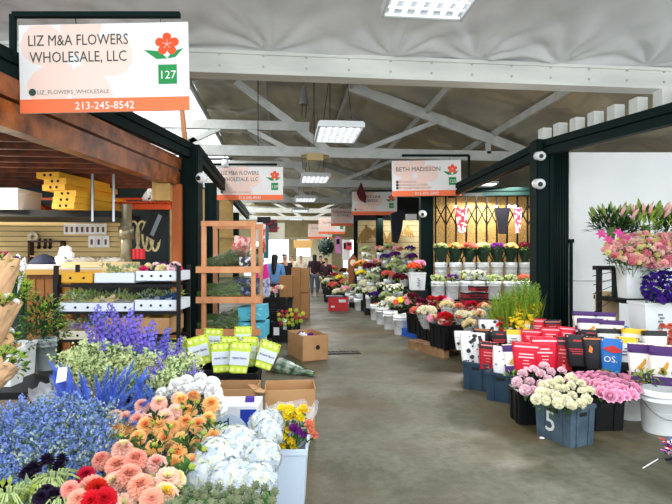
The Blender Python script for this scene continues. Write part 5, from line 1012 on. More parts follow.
for za,zb in ((H1-.08,H1),(.5,.53)): m=MB(); m.bx(-W_/2,W_/2,-.03,.03,za,zb); obj('track',m.mesh('track',black),t)
z1=1.5+(258-215)*12.1/F; z2=1.5-(258-258+2)*12.1/F
m=MB()
for zz in (z1,z2):
    for i in range(nb):
        x=-W_/2+i*dx
        for s in (1,-1): m.bar((x,-.03,zz-s*.24),(x+dx,-.03,zz+s*.24),.03,.012,up=(0,1,0)); 
obj('lattice',m.mesh('lattice',black),t)
# cones hung on the gate
for x,w,y0,y1,mat,lab in ((461.5,.17,208,233,M('red_white_print',(206,36,52),.5,nz=(12,(240,220,220),.5,.56)),'red and white patterned cone sleeve hung on the scissor gate'),(502,.18,208,234,M('black_film',(26,26,34),.3),'black cone sleeve hung on the scissor gate'),(517.5,.09,208,233,M('pink_red_print',(210,50,84),.5,nz=(14,(240,210,216),.5,.56)),'narrow pink red sleeve hung at the right of the scissor gate')):
    p=P(x,y0,11.95); h=(y1-y0)/F*11.95; t=thing('cone_sleeve',lab,'sleeve',p,(0,0,YA)); m=MB(); m.prism([(-w,0),(-w*.45,-h),(w*.45,-h),(w,0)],-.05,.03); obj('sleeve_body',m.mesh('sleeve_body',mat),t); m=MB(); m.box(-w*.9,-.03,.03,.07,.05,.06); m.box(w*.9,-.03,.03,.07,.05,.06) if w>.1 else None; obj('clip',m.mesh('clip',white_p),t)
# upper row of buckets with bouquets, on a rack
names=['first','second','third','fourth','fifth','sixth','seventh']
t=thing('bucket_rack','stepped dark rack carrying two rows of white buckets before the gate','rack',(o.x,o.y-.6,0),(0,0,YA)); zu=1.5-(279.5-258)*11.7/F; zl=1.5-(299-258)*10.8/F
m=MB(); m.bx(-W_/2,W_/2,-.2,.25,zu-.04,zu-.002); obj('upper_board',m.mesh('upper_board',black),t); m=MB(); m.bx(-W_/2,W_/2,-.95,-.35,zl-.04,zl-.002); obj('lower_board',m.mesh('lower_board',black),t)
for x in (-W_/2+.04,W_/2-.04):
    for y in (-.9,.2): m=MB(); m.bx(x-.03,x+.03,y-.03,y+.03,0,zl-.04 if y<0 else zu-.04); obj('leg',m.mesh('leg',black),t)
up=[('gr','green bouquet with brown red heads'),('or','bright orange bouquet'),('sa','dusty salmon bouquet'),('gr','plain green bouquet'),('pu','dark purple bouquet'),('or','second bright orange bouquet'),('bu','dark wine bouquet')]
gw_=M('dark_green_wrap',(24,52,36),.4)
for i,x in enumerate((441,455.5,469.5,483,497,511,525)):
    bucket(x,0,11.65,.145,.40,'white bucket, %s from the left in the upper row before the gate'%names[i],'upper row of white buckets' if 0 else None,z=zu,tap=.85)
    bq(x,248,11.65,.17,up[i][0],8,'%s in dark green wrap, %s bucket of the upper row'%(up[i][1],names[i]),gw_,.36,bs=1.25)
lo=[('gr',438,'pale mixed bunch'),('pu',452,'dusty pink bunch'),('wh',466,'tall white daisy bunch'),('wh',478,'white daisy bunch'),('gr',494,'dark leafy bunch'),('gr',510,'dark green bunch'),('sa',524,'reddish bunch')]
for i,(k,x,l) in enumerate(lo):
    bucket(x,0,10.8,.15,.38,'white bucket, %s from the left in the lower row before the gate'%names[i],z=zl,tap=.86); bq(x,284-(4 if k=='wh' else 0)-6,10.8,.17,k,12 if k=='wh' else 7,'%s in the %s bucket of the lower row'%(l,names[i]),None,.2,fm=dkf if i>3 and i<6 else None) if False else bq(x,(280 if k!='wh' else 275),10.8,.18,k,12 if k=='wh' else 7,'%s in the %s bucket of the lower row'%(l,names[i]),None,.2)
# ================================================================ RIGHT AISLE EDGE
for x,Z,h,lab in ((401,9.95,.38,'largest white pail in the aisle side row, nearest'),(390.5,10.7,.38,'second white pail in the aisle side row'),(382.5,11.5,.38,'third white pail in the aisle side row'),(376.5,12.3,.38,'fourth white pail in the aisle side row'),(409,10.3,.36,'white pail behind the largest aisle side pail'),(359.5,14.5,.34,'white pail nearest in the farther aisle side row'),(354,15.5,.34,'second white pail in the farther row'),(350,16.6,.34,'last white pail in the farther row')): bucket(x,0,Z,.155,h,lab)
bq(402,304,10.0,.19,'bright',13,'bright red, orange, yellow and pink gerberas in the nearest aisle pail',None,.15,bs=1.25); bq(391,302,10.7,.15,'ww',8,'white carnations in the second aisle pail',None,.15); bq(382,306,11.5,.15,'wh',10,'white filler bunch in the third aisle pail',None,.15); bq(376,307,12.3,.12,'mix',7,'pale pink bunch in the fourth aisle pail',None,.15)
bq(410,298,10.4,.13,'gr',8,'lime green bunch beside the gerberas',None,.15); bq(376,296,12.8,.17,'vi',14,'violet statice bunch behind the aisle pails',None,.2,bs=1.2); bq(391,290,11.6,.22,'wh',20,'airy white gypsophila above the aisle pails',None,.25); bq(381,286,12.5,.16,'wh',12,'airy white bunch farther back',None,.25)
pz=1.5-(290-258)*11.0/F
bucket(417,0,11.1,.17,.38,'white bucket on a box before the green post, under pink flowers',z=pz,square=True,printed=True); cr(417,11.1,.4,.4,pz-.002,'dark box raising the white bucket before the green post'); bq(414,268,11.1,.17,'re',9,'orange and hot pink bunch in the bucket before the green post',None,.15,bs=1.3); bq(419,265,11.3,.14,'pk',8,'hot pink bunch above the bucket by the green post',None,.15,bs=1.3)
bq(400,279,12.2,.18,'bu',12,'burgundy bunch left of the raised white bucket',None,.2,bs=1.2); cr(400,12.3,.5,.4,.75,'dark box raising the burgundy bunch'); cr(385,12.6,.7,.4,.5,'dark box behind the aisle pails'); cr(372,14,.5,.4,.6,'dark box under the pale bunches in the farther stall')
mid=[(371,279,14,.2,'gr','pale yellow green bunch mid way down the right row'),(376,272,14.5,.2,'wh','white bunch above the pale yellow green one'),(362,264,15.5,.2,'or','orange and yellow bunch by the wooden birdhouse board'),(361,274,15,.18,'ye','yellow bunch below the orange one'),(368,257,16,.22,'wh','tall white and green bunch before the beige siding'),(392,268,14.5,.2,'gr','green leafy bunch left of the hot pink flowers'),(395,256,15.5,.2,'pu','purple bunch high before the siding'),(403,257,15.5,.18,'ww','white bunch high beside the purple one'),(412,258,15,.18,'pu','dark purple bunch beside the green post'),(385,258,16,.18,'vi','violet bunch behind the thin green post'),(360,291,14.6,.2,'wh','white and green bunch in the nearest farther pail'),(354,288,15.5,.17,'gr','green bunch in the second farther pail'),(349,284,16.8,.18,'gr','grey green bunch behind the farther pails'),(380,250,16.5,.18,'mix','pink mixed bunch high before the siding')]
mid+=[(366,285,14.4,.2,'ww','white bunch low beside the yellow green one'),(388,276,13.6,.2,'sa','salmon bunch above the burgundy one'),(396,264,15,.22,'gr','leafy green bunch behind the hot pink flowers'),(376,264,15.6,.22,'mix','pink and cream bunch above the white ones'),(370,268,15.2,.2,'bu','wine red bunch in the crowded middle'),
(358,266,16.2,.2,'re','orange red bunch beside the birdhouse board'),(365,250,17,.2,'gr','tall green bunch by the sign post'),(410,250,16,.2,'vi','violet bunch by the post top'),(398,250,16.2,.18,'mix','pale pink bunch high on the dark table'),(388,248,16.6,.18,'gr','green bunch high on the dark table'),(404,270,13.2,.18,'gr','lime bunch left of the raised white bucket'),(386,297,11.9,.16,'gr','green filler among the aisle pails'),
(345,283,17.4,.2,'sa','salmon bunch over the cooler side'),(352,270,18,.2,'ye','yellow bunch by the birdhouse board foot'),(345,272,18.6,.2,'bu','wine bunch left of the birdhouse board'),(333,269,21,.2,'sa','salmon bunch before the dark clothed shoppers'),(370,292,13.4,.18,'ww','white bunch beside the violet statice'),(398,288,11.9,.18,'wh','airy white bunch right of the gypsophila')]
for x,y,Z,r_,k,lab in mid:
    bq(x,y,Z,r_,k,10,lab,None,.2,bs=1.3); p=P(x,y,Z); zb=p.z-.42
    if zb>.12: bucket(x,0,Z,.12,.34,'white pail among the crowded bunches of the right row','pails under the crowded bunches',z=zb,handle=False); m=MB(); m.bx(-.15,.15,-.15,.15,0,zb-.002); tag(obj('pedestal',m.mesh('pedestal',dk),None,(p.x,p.y,0),(0,0,YA)),'dark pedestal under a pail of the crowded right row','pedestal','pedestals under the crowded pails')
def stand(x,Z,w,h,lab,d=.4): p=P(x,258,Z); t=thing('display_table',lab,'table',(p.x,p.y,0),(0,0,YA)); m=MB(); m.bx(-w/2,w/2,-d/2,d/2,h-.04,h); obj('top',m.mesh('top',black),t); m=MB(); m.bx(-w/2+.03,w/2-.03,-d/2+.03,d/2-.03,0,h-.04); obj('base',m.mesh('base',dk),t)
stand(400,15.6,1.2,1.2,'dark display table with purple and white bunches before the siding'); stand(368,15.8,.9,1.05,'dark display table under the tall white and green bunch'); stand(340,19,.8,.7,'dark display table beside the red cooler under mixed bunches')
# red cooler
p=FL(339,311); t=thing('red_cooler','red ice box with white markings standing on the aisle floor','cooler',(p.x,p.y+.25,0),(0,0,YA)); m=MB(); m.bx(-.28,.28,-.2,.2,0,.38); m.bx(-.29,.29,-.21,.21,.30,.38); obj('box_body',m.mesh('box_body',M('cooler_red',(204,26,40),.35)),t); m=MB(); m.box(.12,-.205,.28,.2,.02,.08); m.box(-.15,-.205,.12,.1,.02,.05); obj('white_mark',m.mesh('white_mark',white_p),t); m=MB(); m.box(-.1,0,.4,.5,.36,.03); obj('lid',m.mesh('lid',M('cooler_lid_grey',(90,96,108),.5)),t)
for x,y,Z,r_,k,lab in ((345,290,15.2,.16,'mix','pink and white bunch just above the red cooler'),(333,286,17,.2,'sa','red and pink bunch left above the red cooler'),(340,279,18,.22,'ye','yellow bunch high behind the red cooler'),(334,276,20,.2,'wr','red bunch beside the yellow one behind the cooler'),(328,282,19,.2,'ww','white bunch farthest down the right row'),(322,280,21,.2,'ww','last white bunch by the dark clothed shoppers'),(338,293,16,.18,'ww','white bunch behind the red cooler lid'),(352,278,17,.18,'gr','green bunch between cooler and farther pails')): bq(x,y,Z,r_,k,9,lab,None,.2,bs=1.3)
cr(334,17.3,.7,.4,.5,'dark box under the bunches behind the red cooler')
# birdhouse shaped wooden board, wings and hangings
p=P(353,272,16.2); t=thing('birdhouse_board','tall brown wooden board with a pointed top and pale round face','display board',p,(0,0,YA)); m=MB(); m.prism([(-.14,-.4),(.14,-.4),(.17,.35),(0,.6),(-.17,.35)],-.04,.04); obj('board',m.mesh('board',M('reddish_wood',(140,78,42),.5)),t); m=MB(); m.cyl((0,-.041,.3),(0,-.05,.3),.1,.1,14); obj('round_face',m.mesh('round_face',beige2),t)
gold=M('gold_wing',(150,116,58),.6)
def wing(x,y,Z,s,lab,flip=1):
    m=MB()
    for i in range(7):
        a=R(70-14*i)*1; m.leaf((0,0,0),(flip*math.cos(a+.9)*1,0,-math.sin(a+.9)-.2),(0,-1,0),s*(1-.08*i),s*.2,0,.05,.1,.5)
    m2=MB(); m2.ball((0,0,0),.06,6)
    t=thing('gold_wing',lab,'wing ornament',P(x,y,Z),(0,0,YA)); obj('feathers',m.mesh('feathers',gold),t); obj('hook',m2.mesh('hook',gold),t)
wing(366,226,19.6,.75,'golden wing ornament at the left on the beige siding',1); wing(379,226,19.6,.7,'golden wing ornament second on the beige siding',-1); wing(395,226,19.6,.8,'golden wing ornament behind the dark hanging strap',1); wing(408,226,19.6,.5,'small golden wing ornament near the post',-1)
m=MB(); m.prism([(-.1,.35),(.3,.5),(.22,-.1),(.1,-.5),(-.06,-.45)],-.06,.06); tag(obj('hanging_jacket',m.mesh('hanging_jacket',M('navy_black_cloth',(22,28,40),.8)),None,P(394,226,14.5)),'dark navy garment hanging under the beam before the siding','garment')
m=MB(); m.box(0,0,0,.3,.1,.16); tag(obj('wall_box',m.mesh('wall_box',white_p),None,P(411,217,14.5)),'white electrical box hanging under the beam by the post','electrical box')
for x,y,Z,w,h,mat,lab in ((346,250,22,.35,.9,MATS['white_card'],'white packet display hanging in the far right stall'),(349,246,21.5,.25,.35,M('foil_red'),'red packet hanging in the far right stall'),(338,245,24,.25,.8,M('foil_pink'),'pink ribbon display hanging farther down the right row')):
    m=MB(); m.box(0,0,0,w,.1,h); m.box(0,-.06,h*.2,w*.6,.02,h*.3,1); tag(obj('hanging_display',m.mesh('hanging_display',[mat,dk]),None,P(x,y,Z),(0,0,YA)),lab,'display')
m=MB(); m.ball((0,0,0),.42,12); 
for i in range(90): d=sph(math.acos(1-2*(i+.5)/90),i*2.4); m.leaf(d*.38,d+Vector((0,0,.3)),sph(math.acos(1-2*(i+.5)/90)-PI/2,i*2.4),.18,.09,1 if i%3==0 else 0,.2,.1)
tag(obj('topiary_ball',m.mesh('topiary_ball',[M('dark_foliage_ball',(28,52,40),.6),M('pale_leaf',(190,206,200),.6)]),None,P(326,247,26)),'round dark and white foliage ball hanging at the far end','topiary')
# ================================================================ LEFT CENTRE
t=thing('timber_rack','orange pine timber rack with three slatted shelves of wrapped bunches','rack',(P(229,258,8.0).x,P(229,258,8.0).y,0),(0,0,YA)); k8=8.0/F
xl,xr=(204-229)*k8,(253.5-229)*k8; zt=1.5+(258-223)*k8
for x in (xl,xr):
    for y in (0,.75): m=MB(); m.bx(x-.033,x+.033,y-.033,y+.033,0,zt); obj('post',m.mesh('post',wood),t)

for y in (0,.75): m=MB(); m.bx(xl-.04,xr+.04,y-.035,y+.035,zt-.05,zt+.03); obj('top_rail',m.mesh('top_rail',wood),t)
SZ=[]
for y in (269,299,331):
    z=1.5-(y-258)*k8; SZ.append(z); 
    for xa,xb,ya,yb_ in ((xl-.11,xr+.12,-.075,-.045),(xl-.04,xr+.04,.8,.83)): m=MB(); m.bx(xa,xb,ya,yb_,z-.06,z+.04); obj('shelf_rail',m.mesh('shelf_rail',wood),t)
    m=MB()
    for i in range(5): m.bx(xl,xr,-.03+i*.165,-.03+i*.165+.12,z-.0,z+.02)
    obj('shelf_board',m.mesh('shelf_board',wood),t)
clear2=M('cellophane',(224,230,224),.15,alpha=.05,spec=.3)
stemb=MB(); rr=random.Random(8)
for i in range(26): a=rr.uniform(0,6.28); k=rr.uniform(0,.05); stemb.cyl((-.35,math.cos(a)*k,.06+math.sin(a)*k),(0,math.cos(a)*k*.8,.06+math.sin(a)*k*.8),.005,.004,4)
for i in range(330): rr_=rr.uniform(0,1); a=rr.uniform(0,6.28); k=(.03+.11*rr_)*rr.uniform(.4,1); stemb.leaf((-.1+.42*rr_,math.cos(a)*k,.08+math.sin(a)*k),(1,rr.uniform(-.6,.6),rr.uniform(-.6,.6)),(0,0,1),.09,.035,1,.1,.1)
stb=stemb.mesh('greens',[stemm,leafm('bunch_green',(168,196,124))])
shell=MB(); 
for (xa,ra),(xb,rb2) in (((-.2,.05),(.1,.11)),((.1,.11),(.38,.13))): shell.cyl((xa,0,.09),(xb,0,.09),ra,rb2,12,0,False)
shm=shell.mesh('cellophane',clear2)
wh={0:'top',1:'middle',2:'lowest'}
for s in range(3):
    for j in range(5):
        p=t.location+Euler((0,0,YA)).to_matrix()@Vector((-.12+.13*(j%3)-.05,.06+.13*j,SZ[s]+.03+.10*(j%2)))
        b=thing('wrapped_greens_bunch','green leafy bunch in clear wrap lying on the %s shelf of the pine rack'%wh[s],'bunch',p,(0,R(-14 if s<1 else -4),R(rr.uniform(-12,12))+YA),'green bunches on the %s pine shelf'%wh[s]); obj('greens',stb,b); obj('cellophane',shm,b)
def slab(x,y,Z,w,h,d,mat,name,lab,cat,rot=(0,0,YA),mat2=None,marks=0):
    t=thing(name,lab,cat,P(x,y,Z),rot); m=MB(); m.bx(-w/2,w/2,-d/2,d/2,-h/2,h/2); obj('body',m.mesh('body',mat),t)
    if marks:
        m=MB(); r_=random.Random(int(x+y))
        for i in range(marks): cx=r_.uniform(-.36,.36)*w;cz=r_.uniform(-.36,.36)*h; m.box(cx,-d/2-.002,cz,w*.13,.004,h*.09)
        obj('print',m.mesh('print',mat2),t)
    return t
pinkp=M('pink_red_wrap',(226,96,100),.5,nz=(16,(240,214,210),.45,.58)); teal=M('teal_carton',(84,186,214),.5); tealp=M('teal_print',(150,220,236),.5)
slab(242,246,8.25,.26,.3,.2,pinkp,'patterned_parcel','pink and white patterned parcel on the top shelf of the pine rack','parcel',(0,R(12),YA)); slab(247,262,8.1,.2,.16,.25,M('black_white_print',(40,42,48),.5,nz=(14,(220,220,224),.45,.55)),'patterned_parcel','black and white patterned parcel below the pink one','parcel')
slab(248,286,8.3,.34,.26,.3,M('navy_print',(30,44,96),.5,nz=(16,(170,190,230),.55,.62)),'patterned_parcel','navy patterned parcel on the middle pine shelf','parcel')
slab(254,312,8.3,.42,.22,.5,teal,'teal_carton','upper teal carton on the lowest pine shelf','box',(0,R(-4),YA),tealp,6); slab(254,328,8.3,.44,.24,.5,teal,'teal_carton','lower teal carton under the other teal one','box',(0,R(2),YA),tealp,6)
for x,y,Z,w,h,mat,lab in ((258,232,9.0,.17,.34,white_p,'white wrap sheet hanging beside the pine rack'),(262,238,9.1,.12,.5,M('red_orange_print',(226,84,60),.5,nz=(12,(240,230,224),.5,.56)),'red striped wrap hanging beside the pine rack'),(266,242,9.3,.09,.6,M('teal_dark',(34,108,120),.5),'dark teal wrap hanging beside the pine rack'),(258,256,8.9,.2,.34,MATS['black_white_print'],'black and white wrap hanging lower beside the pine rack'),(270,226,12,.35,.3,M('dark_red_print',(110,26,34),.5,nz=(10,(30,22,26),.5,.56)),'dark red wraps hanging beyond the pine rack'),(264,220,11.5,.3,.14,dk,'black bundle hung above the wraps')):
    slab(x,y,Z,w,h,.06,mat,'hanging_wrap',lab,'wrapping sheet')
slab(273,231,13,.6,.42,.05,M('cream_panel',(222,218,196),.6),'notice_board','small cream notice board with red marks beyond the hanging wraps','notice board',mat2=M('foil_red'),marks=4)
# pink garment/bag
t=thing('magenta_bag','magenta and white plastic bag hanging behind the pine rack','bag',P(262,275,10),(0,0,YA)); m=MB(); m.prism([(-.11,.2),(.1,.22),(.14,0),(.1,-.25),(-.06,-.28),(-.13,-.05)],-.06,.06); obj('bag_body',m.mesh('bag_body',M('magenta_plastic',(232,48,160),.4)),t); m=MB(); m.prism([(.0,-.1),(.14,-.05),(.16,-.4),(.02,-.42)],-.07,.05); obj('white_fold',m.mesh('white_fold',M('blue_white_print',(200,206,234),.5,nz=(10,(60,70,160),.5,.6))),t)
slab(253,345,8.0,.2,.2,.15,M('pink_floral',(214,150,190),.5,nz=(14,(240,236,236),.45,.6)),'floral_parcel','small pink floral parcel at the foot of the pine rack','parcel'); slab(262,343,8.2,.14,.22,.12,white_p,'paper_parcel','white paper parcel at the foot of the pine rack','parcel')
# crates with lime sleeves
for x,Z,w,lab in ((204,5.6,.44,'black crate under the lime sleeves, nearer the larkspur'),(239,5.45,.44,'black crate under the lime sleeves, nearer the aisle')): cr(x,Z,w,.42,.30,lab)
bq(150,0,1,.1,'wh',0,'x') if False else None
LIMES=[(181,338,372,5.7,18,-9,'lime and white sleeve leaning out at the larkspur side'),(203,336,364,5.6,20,-14,'lime and white sleeve leaning left in the near crate'),(212,329,352,6.1,17,4,'lime and white sleeve at the back of the near crate'),(243,327,352,6.1,16,0,'lime and white sleeve at the back of the far crate'),(222,343,372,5.35,19,-2,'front lime and white sleeve with a dark label'),(238,342,373,5.3,20,6,'front lime and white sleeve beside the dark labelled one'),(229,337,362,5.7,17,2,'lime and white sleeve in the middle of the group'),(247,337,366,5.6,15,6,'narrow lime and white sleeve on the aisle side'),(262,341,368,5.45,19,20,'lime and white sleeve leaning out over the aisle side')]
for x,yt,yb,Z,w,ro,lab in LIMES: box_sleeve(x,yt,yb,Z,w,'lime',lab,R(-5),R(ro))
# pallet-like beam, cardboard stacks
card2=M('cardboard_kraft',(158,116,72),.8); slab(301,280,12.7,.42,.60,.42,card2,'tall_carton','upper tall brown carton stacked beside the aisle','box'); slab(301,305,12.7,.42,.62,.42,card2,'tall_carton','lower tall brown carton standing on the floor beside the aisle','box'); slab(296,292,12.3,.2,1.2,.3,M('cardboard_darker',(150,108,66),.8),'tall_carton','narrower darker brown carton against the tall one','box'); slab(286.5,286,12.0,.3,.5,.3,M('cardboard_darker'),'brown_carton','small brown carton below the person in blue','box'); stand(286.5,12.0,.32,.58,'dark low table under the small brown carton')
p=FL(286,342); crate((p.x,p.y+.16,0),.5,.36,.36,'black crate holding the yellow and red tulips',blackpl,.05); t=thing('white_label','white label stuck on the tulip crate','label',(p.x-.17,p.y-.04,.2),(0,0,YA)); m=MB(); m.bx(-.05,.05,-.002,.002,-.07,.07); obj('paper',m.mesh('paper',white_p),t)
m=MB(); m.bx(-.03,.03,-.002,.002,-.09,.09); tag(obj('paper_tag',m.mesh('paper_tag',white_p),None,(p.x-.02,p.y-.045,.32),(0,0,YA)),'narrow white tag hanging over the tulip crate rim','tag')
tul=[tulip_mesh('bloom',pet('tulip_yellow',(214,206,80),.2),.026),tulip_mesh('bloom',pet('tulip_red',(200,60,90),.25,.03),.026),tulip_mesh('bloom',pet('tulip_green',(170,190,80),.2),.026)]
heads(mound([(276,320),(280,312),(290,308),(303,314),(304,322),(294,326),(282,325)],3.6,8.9,9.3,41,.05),tul,rt(288,9.1,.1),'tulip','yellow, green or red tulip in the black crate','tulip','tulips in the black crate',(.9,1.2))
for x,y,lab in ((274,292,'pale pink bunch on the dark stand above the tulips'),(280,290,'second pale pink bunch above the tulips')): bq(x,y,10.8,.14,'mix',8,lab,None,.15)
cr(275,10.7,.5,.4,.65,'dark stand under the pale pink bunches'); cr(270,9.6,.3,.4,.5,'dark crate left of the tulip crate',z=0)
# open carton with holes in aisle
p=FL(308,360); t=carton((p.x,p.y+.26,0),.40,.66,.37,'open brown carton with a round hole standing in the aisle',.42); m=MB(); m.cyl((.04,-.331,.19),(.04,-.334,.19),.035,.035,14); obj('hand_hole',m.mesh('hand_hole',dot),t)
c0=t.location
for i,(x,y,z,k,lab) in enumerate(((-.05,.12,.30,'violet','violet and teal bouquet inside the aisle carton'),(.03,-.08,.30,'violet','violet bouquet nearer the front of the aisle carton'),(-.08,-.02,.31,'white','white tissue wad inside the aisle carton'))):
    q=c0+Euler((0,0,YA+.42)).to_matrix()@Vector((x,y,z)); tag(obj('carton_flower' if k=='violet' else 'tissue_wad',ruffle_mesh('b',VIO if i==0 else PUR,.07,50,i) if k=='violet' else ruffle_mesh('b',WH,.07,40,i),None,q),lab,'flower' if k=='violet' else 'tissue')
m=MB(); m.cyl((0,0,0),(.0,0,-.24),.05,.04,8)
# bouquet lying on floor
a=FL(268,364,.09); b=FL(314,374,.03); t=thing('fallen_bouquet','green bouquet in printed clear wrap lying on the concrete by the aisle carton','bouquet',a); d=b-a; q=aim(d.normalized())
m=MB(); L=d.length; rings=[(.03,-.02),(.10,.03),(.12,.18),(.09,.36),(.045,.55),(.03,L)]; n=12
rg=[[m.av(q@Vector((math.cos(2*PI*i/n)*r_*(1+rnd.uniform(-.08,.08)),math.sin(2*PI*i/n)*r_,z))) for i in range(n)] for r_,z in rings]
for k in range(5):
    for i in range(n): m.face((rg[k][i],rg[k][(i+1)%n],rg[k+1][(i+1)%n],rg[k+1][i]),0 if k<2 else 1)
obj('wrapper',m.mesh('wrapper',[M('dark_plum_print',(64,40,52),.4,nz=(20,(150,140,150),.5,.62)),M('frosted_wrap',(74,104,80),.3,alpha=.85,nz=(9,(176,190,180),.45,.65))]),t)
obj('stems',leaves_mesh('stems',[L1,L2],40,.05,.09,.02,.2,5),t,d*.55,q,(1,1,1.4)); m=MB()
for i in range(9): m.cyl(d*.9+Vector((rnd.uniform(-.03,.03),rnd.uniform(-.03,.03),0)),d*1.03+Vector((rnd.uniform(-.03,.03),rnd.uniform(-.03,.03),0)),.005,.005,5)
obj('stem_ends',m.mesh('stem_ends',stemm),t)
# far end: counters, panels, sign boards
slab(307,269.5,30,1.2,1.58,.3,MATS['cream_panel'],'pale_booth','pale lit booth front at the far end of the aisle','booth'); t=thing('yellow_sign','small orange yellow sign over the far booth','sign',P(303,244,32),(0,0,YA)); m=MB(); m.bx(-.6,.6,-.05,.05,-.25,.25); obj('panel',m.mesh('panel',M('amber_board',(228,182,110),.6)),t)
slab(321,250,38,1.6,2.4,.2,M('bright_cream_wall',(250,238,196),.6),'cream_wall_panel','bright cream wall panel beyond the dark clothed shoppers','panel'); slab(293,275,26,2.6,1.24,.6,MATS['white_card'],'white_counter','long white counter at the far end behind the person in blue','counter')
# ================================================================ PEOPLE
skin=M('skin',(196,150,122),.6); hairm=M('black_hair',(20,17,18),.5)
def skin_mesh(name,joints,edges,mat,parent,root=0):
    me=bpy.data.meshes.new(name); me.from_pydata([j[0] for j in joints],edges,[]); me.materials.append(mat); o=obj(name,me,parent); 
    md=o.modifiers.new('Skin','SKIN'); md.use_smooth_shade=True
    for i,j in enumerate(joints):
        v=me.skin_vertices[0].data[i]; v.radius=j[1] if hasattr(j[1],'__len__') else (j[1],j[1]); v.use_root=(i==root)
    s=o.modifiers.new('Sub','SUBSURF'); s.levels=2; s.render_levels=2
    return o
def person(x,Z,rot,lab,top,trouser,height=1.65,long_hair=False,arm=0,hairc=None):
    k=height/1.75; p=P(x,258,Z); t=thing('person',lab,'person',(p.x,p.y,0),(0,0,rot),None,k)
    J=[((0,0,.95),(.15,.11)),((0,0,1.2),(.14,.10)),((0,0,1.42),(.15,.09)),((0,0,1.52),.055),((0,.01,1.60),.075),((0,.01,1.70),.085),
       ((-.19,0,1.42),.055),((-.25,.02,1.15),.045),((-.22,-.12 if arm else -.02,.92 if not arm else 1.12),.034),((.19,0,1.42),.055),((.25,.02,1.15),.045),((.22,-.12 if arm else -.02,.92 if not arm else 1.12),.034),
       ((-.1,0,.88),.09),((-.11,-.01,.5),.06),((-.11,.02,.07),.04),((.1,0,.88),.09),((.11,-.01,.5),.06),((.11,.02,.07),.04),((-.11,-.13,.035),.035),((.11,-.13,.035),.035),((-.21,-.2 if arm else -.03,.83 if not arm else 1.13),.03),((.21,-.2 if arm else -.03,.83 if not arm else 1.13),.03)]
    E=[(0,1),(1,2),(2,3),(3,4),(4,5),(2,6),(6,7),(7,8),(2,9),(9,10),(10,11),(0,12),(12,13),(13,14),(0,15),(15,16),(16,17),(14,18),(17,19),(8,20),(11,21)]
    bd=skin_mesh('body',J,E,skin,t)
    JS=[((0,0,.86),(.185,.145)),((0,0,1.1),(.175,.13)),((0,0,1.36),(.18,.12)),((0,0,1.46),(.12,.08)),((-.2,0,1.41),.075),((-.255,.02,1.15),.062),(J[8][0],.052),((.2,0,1.41),.075),((.255,.02,1.15),.062),(J[11][0],.052)]
    skin_mesh('shirt',JS,[(0,1),(1,2),(2,3),(2,4),(4,5),(5,6),(2,7),(7,8),(8,9)],top,t)
    JT=[((0,0,.92),(.16,.125)),((-.1,0,.84),.11),((-.11,-.01,.5),.085),((-.11,.02,.1),.065),((.1,0,.84),.11),((.11,-.01,.5),.085),((.11,.02,.1),.065)]
    skin_mesh('trousers',JT,[(0,1),(1,2),(2,3),(0,4),(4,5),(5,6)],trouser,t)
    H=[((0,.02,1.74),(.10,.10)),((0,.06,1.66),(.10,.09))]
    if long_hair: H+= [((0,.11,1.5),(.09,.05)),((0,.14,1.28),(.07,.04)),((0,.14,1.16),(.03,.02))]
    skin_mesh('hair',H,[(i,i+1) for i in range(len(H)-1)],hairc or hairm,t)
    m=MB()
    for sx in (-.033,.033): m.ball((sx,-.078,1.665),.011,6)
    obj('eyes',m.mesh('eyes',ink),bd); m=MB(); m.cyl((0,-.085,1.66),(0,-.105,1.63),.008,.013,6); obj('nose',m.mesh('nose',skin),bd); m=MB(); m.box(0,-.082,1.595,.045,.01,.01); obj('mouth',m.mesh('mouth',M('lips',(150,80,76),.5)),bd)
    return t
bl_=M('light_blue_shirt',(112,166,222),.7); nv=M('navy_trousers',(28,34,58),.8); blk=M('black_cloth',(26,24,28),.8); crm=M('cream_cloth',(236,222,196),.8); dpl=M('plum_cloth',(58,30,40),.8)
person(275.5,13.2,PI-.35,'person with long black hair in a light blue shirt standing by the cartons',bl_,nv,1.6,True,1)
person(285,15.2,.4,'person in dark clothes facing the person in blue',blk,blk,1.62,False,1); person(292,22,.1,'person in cream clothes at the far white counter',crm,blk,1.62,False,1); person(301,23,.1,'second person in cream clothes, nearer the aisle',crm,blk,1.6,False,1,M('brown_hair',(90,60,40),.6))
person(314.5,20,PI,'person in dark plum clothes walking down the far aisle',dpl,M('grey_trousers',(96,104,112),.8),1.65,True); person(326.5,19.5,PI-.6,'person in dark clothes bending at the far flower stall',dpl,blk,1.5,False,1); person(320.5,22.5,PI,'person in black behind the two shoppers down the aisle',blk,blk,1.6)
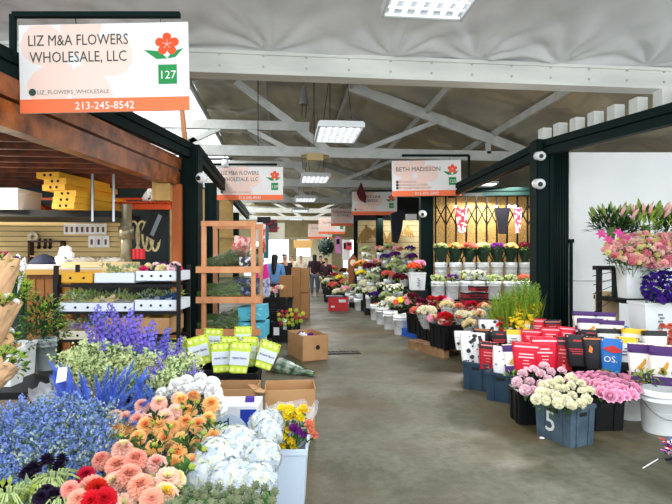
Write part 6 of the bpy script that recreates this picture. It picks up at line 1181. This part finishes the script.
# ================================================================ LIGHT
w=bpy.data.worlds.new('sky'); sc.world=w; w.use_nodes=True; bg=w.node_tree.nodes['Background']; bg.inputs[0].default_value=(.88,.95,1.0,1); bg.inputs[1].default_value=WORLD
def area(name,loc,rot,sx,sy,e,col=(1,1,1)):
    l=bpy.data.lights.new(name,'AREA'); l.shape='RECTANGLE'; l.size=sx; l.size_y=sy; l.energy=e; l.color=col; o=bpy.data.objects.new(name,l); C.objects.link(o); o.location=loc; o.rotation_euler=rot; return o
area('daylight_front',(0,-2.0,3.6),(R(62),0,0),14,4.5,E_FRONT,(.97,.99,1))
for x,y,Z,lab in LT[:5]: p=P(x,y,Z); area('lamp_glow',p-Vector((0,0,.08)),(0,0,0),.75,1.2,E_LAMP,(.98,.99,1))
area('skylight_glow',(-2.9,22,5.6),(0,0,0),1.2,28,E_SKY,(.98,.99,1))
area('stall_fill',(-5.0,7.2,2.7),(0,0,0),1.2,.5,E_STALL,(1,.9,.72)); area('gate_fill',P(478,190,13.0)-Vector((0,1.3,.0)),(R(-20),0,0),1.2,.5,E_GATE,(1,.97,.9)); area('siding_fill',(4.6,18.7,2.95),(R(25),0,0),2.2,.5,E_GATE*.2,(1,.97,.9)); area('far_hall_fill',(1,30,4.5),(0,0,0),6,10,E_FAR,(1,.98,.94))  # area lights added to brighten stall, gate, siding and far end; no fixtures there
for o in [o for o in C.objects if o.type=='FONT']:   # lettering becomes plain mesh
    dg=bpy.context.evaluated_depsgraph_get(); me=bpy.data.meshes.new_from_object(o.evaluated_get(dg)); me.name='lettering'
    n_=bpy.data.objects.new('lettering',me); C.objects.link(n_); n_.parent=o.parent; n_.location=o.location; n_.rotation_euler=o.rotation_euler; n_.scale=o.scale; bpy.data.objects.remove(o)
sc.view_settings.view_transform='Standard'; sc.view_settings.look='None'; sc.view_settings.exposure=EXPO; sc.view_settings.gamma=1; sc.view_settings.use_curve_mapping=False
sc.cycles.use_denoising=True; sc.cycles.max_bounces=6; sc.cycles.transparent_max_bounces=24
